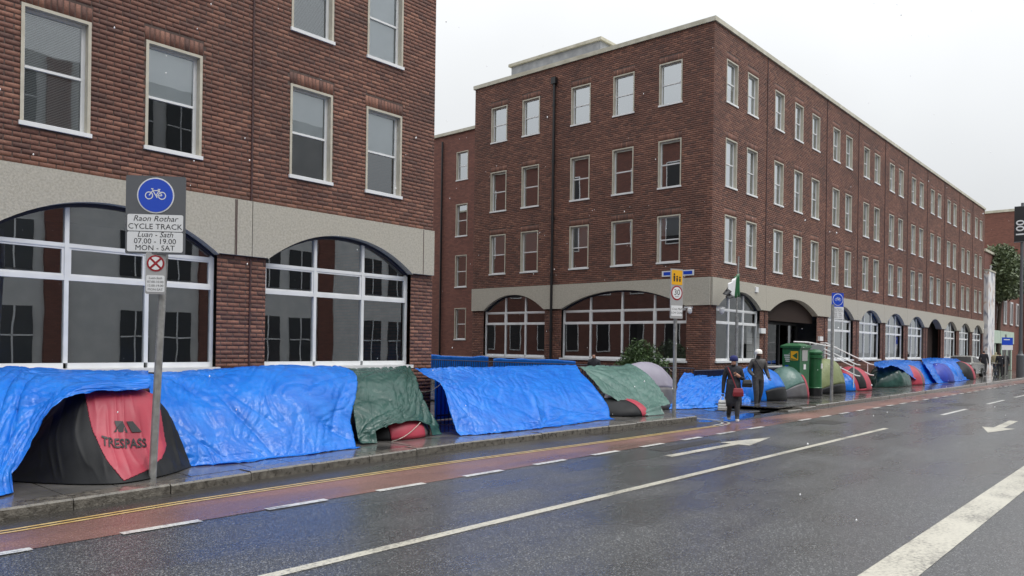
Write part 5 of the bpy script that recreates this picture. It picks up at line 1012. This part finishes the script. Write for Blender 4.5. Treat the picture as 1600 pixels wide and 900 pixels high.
# car parked on the far pavement
car = empty('parked_car', (60, 11.2, 0.12), 'silver saloon car parked on the far pavement by the last red tent', 'car')
cx, cy, cz = 57.3, 11.55, 0.12                        # rear bumper position, car points along +X
prof = [(0, 0.35), (0.02, 0.75), (0.08, 0.95), (0.75, 1.0), (1.35, 1.38), (1.8, 1.43), (2.5, 1.38), (3.2, 0.98), (4.2, 0.85), (4.38, 0.6), (4.35, 0.3), (3.95, 0.24), (0.3, 0.24)]
def loft(mb, prof, ws):                               # side profile with tumblehome: width per z
    vs = []; n = len(prof)
    for s in (-1, 1):
        for (x, z) in prof: vs.append((cx+x, cy+s*ws(z, x), cz+z))
    fs = [tuple(range(n)), tuple(range(2*n-1, n-1, -1))]+[(i, n+i, n+(i+1) % n, (i+1) % n) for i in range(n)]
    mb.add(vs, fs)
mb = MB(); loft(mb, [(0, 0.35), (0.02, 0.75), (0.1, 0.97), (0.8, 1.0), (3.25, 0.97), (4.2, 0.86), (4.38, 0.6), (4.35, 0.3), (3.9, 0.24), (0.3, 0.24)], lambda z, x: 0.86-0.05*(z > 0.9)-0.06*(x < 0.05 or x > 4.2)); bd = mb.out('body', M['silver'], car)
bv = bd.modifiers.new('b', 'BEVEL'); bv.width = 0.05; bv.segments = 2
mb = MB(); loft(mb, [(0.72, 0.98), (1.3, 1.38), (1.75, 1.44), (2.4, 1.39), (3.25, 0.96)], lambda z, x: 0.8-0.22*max(0, (z-0.98)/0.45)); mb.out('cabin', M['silver'], car)
mb = MB(); mb.add([(cx+0.775, cy-0.68, cz+1.03), (cx+0.775, cy+0.68, cz+1.03), (cx+1.25, cy+0.56, cz+1.36), (cx+1.25, cy-0.56, cz+1.36)], [(0, 1, 2, 3)]); o = mb.out('rear_window', M['black'], car)
o.location.x -= 0.03
mb = MB(); mb.add([(cx+1.0, cy-0.81, cz+1.02), (cx+3.0, cy-0.81, cz+1.02), (cx+2.35, cy-0.63, cz+1.34), (cx+1.4, cy-0.63, cz+1.34)], [(0, 1, 2, 3)]); mb.out('side_window', M['black'], car)
for s in (-1, 1):
    mb = MB(); mb.box(cx-0.02, cx+0.14, cy+s*0.62-0.2, cy+s*0.62+0.2, cz+0.66, cz+0.86); mb.out('tail_light', M['tail'], car)
    for x in (0.85, 3.45):
        mb = MB(); ring = [(x_, r_) for x_, r_ in ((-0.1, 0.2), (-0.1, 0.3), (0.1, 0.3), (0.1, 0.2))]
        vs = []; fs = []
        for (yy, rr2) in ring:
            for k in range(20): vs.append((cx+x+rr2*math.cos(k*math.pi/10), cy+s*0.78+yy, cz+0.31+rr2*math.sin(k*math.pi/10)))
        for i in range(3):
            for k in range(20): fs.append((i*20+k, i*20+(k+1) % 20, (i+1)*20+(k+1) % 20, (i+1)*20+k))
        mb.add(vs, fs); w_ = mb.out('wheel', M['tyre'], car)
        mb = MB(); vs = [(cx+x+0.2*math.cos(k*math.pi/8), cy+s*0.85, cz+0.31+0.2*math.sin(k*math.pi/8)) for k in range(16)]; mb.add(vs, [tuple(range(16))]); mb.out('rim', M['chrome'], w_)
mb = MB(); mb.box(cx-0.03, cx-0.012, cy-0.26, cy+0.26, cz+0.6, cz+0.71); mb.out('number_plate', M['swhite'], car)

# ------------------------------------------------------------------ people
BASE = dict(pelvis=(0, 0, .93, .135), spine=(0, 0, 1.12, .125), chest=(0, 0, 1.32, .15), neck=(0, .005, 1.47, .058), head=(0, .02, 1.57, .088), crown=(0, .015, 1.67, .075), nose=(0, .105, 1.57, .022),
  shL=(-.175, 0, 1.385, .075), elL=(-.235, -.02, 1.11, .052), wrL=(-.25, .06, .87, .036), haL=(-.25, .085, .79, .03), shR=(.175, 0, 1.385, .075), elR=(.235, -.02, 1.11, .052), wrR=(.25, .06, .87, .036), haR=(.25, .085, .79, .03),
  hiL=(-.09, 0, .88, .1), knL=(-.1, .03, .5, .068), anL=(-.1, 0, .09, .045), toL=(-.1, .15, .045, .04), hiR=(.09, 0, .88, .1), knR=(.1, .03, .5, .068), anR=(.1, 0, .09, .045), toR=(.1, .15, .045, .04))
EDG = [('pelvis', 'spine'), ('spine', 'chest'), ('chest', 'neck'), ('neck', 'head'), ('head', 'crown'), ('head', 'nose'), ('chest', 'shL'), ('shL', 'elL'), ('elL', 'wrL'), ('wrL', 'haL'), ('chest', 'shR'), ('shR', 'elR'), ('elR', 'wrR'), ('wrR', 'haR'), ('pelvis', 'hiL'), ('hiL', 'knL'), ('knL', 'anL'), ('anL', 'toL'), ('pelvis', 'hiR'), ('hiR', 'knR'), ('knR', 'anR'), ('anR', 'toR')]
def person(loc, heading, scale, pose, mats, rule, label, group=None, thick=1.0):
    J = dict(BASE); J.update(pose); names = list(J); ix = {k: i for i, k in enumerate(names)}
    m = bpy.data.meshes.new('person'); m.from_pydata([J[k][:3] for k in names], [(ix[a], ix[b]) for a, b in EDG], [])
    o = bpy.data.objects.new('tmp', m); COL.objects.link(o)
    sk = o.modifiers.new('skin', 'SKIN'); sk.use_smooth_shade = True
    for i, k in enumerate(names):
        d = m.skin_vertices[0].data[i]; r = J[k][3]*(thick if k not in ('head', 'crown', 'nose', 'neck') else 1); d.radius = (r, r*(0.8 if k in ('chest', 'spine', 'pelvis') else 1)); d.use_root = (k == 'pelvis')
    sb = o.modifiers.new('sub', 'SUBSURF'); sb.levels = sb.render_levels = 2
    bpy.context.view_layer.update()
    me = bpy.data.meshes.new_from_object(o.evaluated_get(bpy.context.evaluated_depsgraph_get())); bpy.data.objects.remove(o)
    V_ = np.array([tuple(q.co) for q in me.vertices]); F_ = [list(p.vertices) for p in me.polygons]; bpy.data.meshes.remove(me)
    # five fingers on each hand
    for s in ('L', 'R'):
        h_, w_ = Vector(J['ha'+s][:3]), Vector(J['wr'+s][:3]); t = (h_-w_).normalized(); sd_ = t.cross(Vector((0, 1, 0)) if abs(t.y) < 0.8 else Vector((0, 0, 1))).normalized(); cu = sd_.cross(t)
        for k in range(5):
            mb = MB(); off = sd_*((k-1.5)*0.017) if k < 4 else sd_*(-0.035)
            L_ = (0.06, 0.07, 0.065, 0.05, 0.045)[k]; b0 = h_+off*(1.0)+t*(0.015 if k < 4 else -0.03)
            mb.tube([b0, b0+t*L_*0.5+cu*0.006+(sd_*-0.02 if k == 4 else Vector()), b0+t*L_*0.9+cu*0.025+(sd_*-0.025 if k == 4 else Vector())], [0.0095, 0.009, 0.007], 6)
            n0 = len(V_); V_ = np.vstack([V_, np.array(mb.v)]); F_ += [[i+n0 for i in f] for f in mb.f]
    fc = [tuple(np.mean(V_[f], axis=0)) for f in F_]
    mi = [rule(c) for c in fc]
    c_, s_ = math.cos(heading-math.pi/2), math.sin(heading-math.pi/2)
    def xf(p): x, y, z = p[0]*scale, p[1]*scale, p[2]*scale; return (loc[0]+x*c_-y*s_, loc[1]+x*s_+y*c_, loc[2]+z)
    root = empty('person', loc, label, 'person', group)
    mk('body', [xf(p) for p in V_], F_, None, root, smooth=True, mats=mats, mi=mi)
    return root, xf
def std_rule(coat_z=0.8, hair_z=1.62, hand=True):
    def f(c):
        x, y, z = c
        if z > 1.5: return 3 if (z > hair_z or y < -0.01) else 2
        if z > 1.46 and abs(x) < 0.07: return 2
        if abs(x) > 0.2 and z < 0.85: return 2
        if z < 0.085: return 4
        return 0 if z > coat_z else 1
    return f
# person in beanie and long coat, walking towards the road
hd = math.atan2(-0.5, -0.85)
def rule_w(c):
    x, y, z = c
    if z > 1.5: return 3 if (z > 1.605 or y < -0.02) else 2
    if abs(x) > 0.2 and z < 0.86 and x < 0: return 2
    if z > 1.17 and z < 1.36 and y > 0.19: return 2
    if z < 0.085: return 4
    return 0 if z > 0.55 else 1
wp = dict(haR=(.27, .05, .74, .03), wrR=(.265, .04, .82, .036), elR=(.24, -.02, 1.1, .055), elL=(-.24, .03, 1.12, .055), wrL=(-.1, .2, 1.22, .036), haL=(-.04, .235, 1.27, .03), knL=(-.09, .16, .5, .075), anL=(-.09, .2, .09, .05), toL=(-.09, .35, .045, .042), knR=(.09, -.03, .5, .075), anR=(.09, -.22, .14, .05), toR=(.09, -.1, .045, .042), head=(0, .05, 1.56, .09), crown=(0, .035, 1.665, .08), nose=(0, .135, 1.545, .02))
L1 = (17.85, 8.45, 0.006)
pw_, xfw = person(L1, hd, 0.93, wp, [M['coat'], M['trouser'], M['skin'], M['beanie'], M['shoe']], rule_w, 'person in navy beanie and long dark coat crossing with bags', thick=1.15)
mb = MB(); prof = [(1.12, .165, .135), (0.95, .18, .15), (0.75, .2, .18), (0.55, .215, .2), (0.42, .22, .215)]; n_ = 20; vs = []; fs = []
for (z, a, b) in prof:
    for k in range(n_): t = 2*math.pi*k/n_; w = 1+0.04*math.sin(5*t+z*6); vs.append(xfw((a*w*math.cos(t), b*w*math.sin(t)+0.02, z)))
for i in range(len(prof)-1):
    for k in range(n_): fs.append((i*n_+k, i*n_+(k+1) % n_, (i+1)*n_+(k+1) % n_, (i+1)*n_+k))
mk('coat_skirt', vs, fs, M['coat'], pw_, smooth=True, solid=0.012)
mb = MB(); mb.tube([xfw((0.085*math.cos(t), 0.022+0.1*math.sin(t), 1.625)) for t in np.linspace(0, 2*math.pi, 17)], 0.022, 6, False); mb.out('beanie_cuff', M['beanie'], pw_)
mb = MB(); mb.lathe([(0.112, 0), (0.116, 0.05), (0.105, 0.1), (0.07, 0.14), (0.01, 0.155)], (0, 0.03, 1.6), 18); mk('beanie', [xfw(p) for p in mb.v], mb.f, M['beanie'], pw_, smooth=True)
rb = empty('shoulder_bag', xfw((-0.05, 0.2, 0.75)), 'red leather shoulder bag worn by the person in the beanie', 'bag')
def rbox(xf, c, s, name, m, parent):
    mb = MB(); x, y, z = c; a, b, h_ = s
    P = [(x-a, y-b, z), (x+a, y-b, z), (x+a, y+b, z), (x-a, y+b, z), (x-a*0.95, y-b*1.1, z+h_*0.5), (x+a*0.95, y-b*1.1, z+h_*0.5), (x+a*0.95, y+b*1.1, z+h_*0.5), (x-a*0.95, y+b*1.1, z+h_*0.5), (x-a*0.8, y-b*0.5, z+h_), (x+a*0.8, y-b*0.5, z+h_), (x+a*0.8, y+b*0.5, z+h_), (x-a*0.8, y+b*0.5, z+h_)]
    F = [(3, 2, 1, 0), (8, 9, 10, 11)]+[(i+o, (i+1) % 4+o, (i+1) % 4+4+o, i+4+o) for o in (0, 4) for i in range(4)]
    o = mk(name, [xf(p) for p in P], F, m, parent); bv = o.modifiers.new('b', 'BEVEL'); bv.width = 0.02; bv.segments = 2; return o
rbox(xfw, (-0.1, 0.26, 0.68), (0.14, 0.05, 0.22), 'bag_body', M['redbag'], rb)
mb = MB(); mb.tube([xfw(p) for p in ((0.15, 0.06, 1.44), (0.1, 0.17, 1.3), (0.02, 0.21, 1.1), (-0.05, 0.25, 0.9))], 0.014, 6); mb.out('strap', M['redbag'], rb)
hb = empty('handbag', xfw((-0.3, 0.05, 0.9)), 'black handbag hanging from the arm of the person in the beanie', 'bag')
rbox(xfw, (-0.34, 0.1, 0.92), (0.13, 0.06, 0.2), 'bag_body', M['black'], hb)
mb = MB(); mb.tube([xfw(p) for p in ((-0.42, 0.1, 1.1), (-0.34, 0.1, 1.22), (-0.26, 0.1, 1.1))], 0.01, 6); mb.out('handle', M['black'], hb)
cb = empty('carrier_bag', xfw((0.27, 0.06, 0.3)), 'white carrier bag with black stripes held by the person in the beanie', 'bag')
rbox(xfw, (0.275, 0.06, 0.3), (0.12, 0.06, 0.27), 'bag_body', M['bagwhite'], cb)
for i in range(3): rbox(xfw, (0.275, 0.06, 0.33+i*0.075), (0.122-0.004*i, 0.064, 0.028), 'stripe', M['sink'], cb)
mb = MB(); mb.tube([xfw(p) for p in ((0.2, 0.06, 0.56), (0.27, 0.06, 0.7), (0.34, 0.06, 0.56))], 0.012, 6); mb.out('handle', M['bagwhite'], cb)
# person in white cap
def rule_m(c):
    x, y, z = c
    if z > 1.5: return 3 if z > 1.63 else (5 if (z < 1.56 or y < -0.02) else 2)
    if abs(x) > 0.2 and z < 0.86: return 2
    if z < 0.085: return 4
    return 0 if z > 0.84 else 1
mp2 = dict(elR=(.27, -.05, 1.12, .06), wrR=(.22, .12, .98, .042), haR=(.19, .17, .95, .032), elL=(-.27, -.02, 1.12, .06), wrL=(-.29, .1, .93, .042), haL=(-.29, .15, .87, .032), knR=(.1, .12, .5, .075), anR=(.1, .12, .09, .05), toR=(.1, .27, .045, .045), knL=(-.1, -.02, .5, .075), anL=(-.1, -.18, .1, .05), toL=(-.1, -.04, .045, .045))
pm_, xfm = person((22.7, 9.95, 0.006), math.atan2(-0.75, -0.65), 1.02, mp2, [M['jacket'], M['trouser'], M['dskin'], M['cap'], M['shoe'], M['hair']], rule_m, 'person in white cap and charcoal jacket before the blue sheeted tent', thick=1.18)
mb = MB(); mb.lathe([(0.108, 0), (0.112, 0.05), (0.1, 0.1), (0.06, 0.13), (0.01, 0.14)], (0, 0.015, 1.615), 18); mk('cap', [xfm(p) for p in mb.v], mb.f, M['cap'], pm_, smooth=True)
mb = MB(); vs = [xfm((0.085*math.cos(t), 0.085+0.09*math.sin(t), 1.625)) for t in np.linspace(0, math.pi, 9)]; mk('cap_peak', vs, [tuple(range(9))], M['cap'], pm_, solid=0.012)
mb = MB(); mb.tube([xfm(p) for p in ((0.14, 0.1, 1.44), (0.04, 0.17, 1.25), (-0.16, 0.12, 1.0))], 0.016, 6); mb.out('bag_strap', M['black'], pm_)
# hooded person behind the railing
person((21.9, 15.5, 0.003), R(200), 0.93, {}, [M['coat'], M['trouser'], M['skin'], M['coat'], M['shoe']], lambda c: 2 if (c[2] > 1.5 and c[1] > 0.05 and c[2] < 1.62) else 0, 'person in dark hood standing behind the side street railing', thick=1.15)
wk = dict(knL=(-.09, .14, .5, .07), anL=(-.09, .17, .09, .048), toL=(-.09, .3, .045, .042), knR=(.09, -.04, .5, .07), anR=(.09, -.22, .13, .048), toR=(.09, -.1, .05, .042))
person((62.3, 10.9, 0.12), 0.1, 1.07, wk, [M['coat'], M['trouser'], M['skin'], M['coat'], M['black']], std_rule(0.8, 1.5), 'person in black hooded jacket walking away past the silver car', thick=1.2)
person((63.0, 10.3, 0.12), 0.0, 1.02, wk, [M['beige'], M['jeans'], M['skin'], M['beige'], M['black']], lambda c: 4 if c[2] < 0.085 else 3 if c[2] > 1.15 else (1 if c[2] < 0.85 else 0), 'person in beige hooded jacket and blue jeans walking away', thick=1.3)
person((66.0, 10.2, 0.12), 0.2, 1.0, wk, [M['trouser'], M['trouser'], M['skin'], M['beige'], M['black']], std_rule(0.8, 1.5), 'person in dark clothes and tan hood beyond the jeans wearer', thick=1.25)
person((61.2, 9.75, 0.12), 0.4, 1.0, {}, [M['coat'], M['trouser'], M['skin'], M['hair'], M['black']], std_rule(0.75), 'person in dark coat standing behind the bicycle', thick=1.2)

# ------------------------------------------------------------------ street across the road (seen in the window reflections)
ob = empty('stone_building', (25, -14, 0), 'pale stone building with dark windows across the road', 'building')
mb = MB(); mb.box(-25, 24.5, -22, -10, 0, 13.4); mb.out('wall', M['ostone'], ob)
mb = MB(); mb.box(24.5, 90, -22, -10, 0, 10.0); mb.out('wall', M['ostone'], ob)
for i in range(14):
    x = -22+i*6.6
    mb = MB(); mb.box(x, x+0.9, -10.0, -9.85, 0, 13.3 if x < 21 else 9.9); mb.out('brick_pier', M['brickx'], ob)
    for (z0, z1) in ((0.8, 3.1), (4.6, 6.6), (7.6, 9.4))+(((10.6, 12.6),) if x < 16 else ()):
        for dx in (3.0, 4.9): mb = MB(); mb.box(x+dx, x+dx+1.3, -9.99, -9.92, z0, z1); w_ = mb.out('window', M['owin'], ob); mb = MB(); mb.box(x+dx+0.62, x+dx+0.68, -9.915, -9.9, z0, z1); mb.box(x+dx, x+dx+1.3, -9.915, -9.9, (z0+z1)/2-0.03, (z0+z1)/2+0.03); mb.out('glazing_bar', M['white'], w_)
mb = MB(); mb.box(-60, 120, -10, -6, -0.02, 0.12); mb.out('far_pavement', M['slab'], None, kind='structure')

# falling sleet
g = np.random.default_rng(5); n = 550
rr0 = g.uniform(7, 45, n); aa = g.uniform(-0.75, 0.75, n)+YAW; c = np.stack([rr0*np.cos(aa), rr0*np.sin(aa), g.uniform(0.3, 8.5, n)], 1)
c = c[(c[:, 1] < 12.2) | ((c[:, 0] > 11.8) & (c[:, 0] < 22) & (c[:, 1] < 30))]; n = len(c); s = g.uniform(0.005, 0.010, n)[:, None]
V_ = np.stack([c+s*np.array(d) for d in ((1, 0, 0), (-1, 0, 0), (0, 1, 0), (0, -1, 0), (0.2, 0, 1.6), (-0.2, 0, -1.6))], 1)
fo = np.array([(0, 2, 4), (2, 1, 4), (1, 3, 4), (3, 0, 4), (2, 0, 5), (1, 2, 5), (3, 1, 5), (0, 3, 5)])
mk('sleet', V_.reshape(-1, 3), (np.arange(n)[:, None, None]*6+fo[None]).reshape(-1, 3), M['snow'], None, kind='stuff', label='wet snowflakes falling through the air', cat='snow')
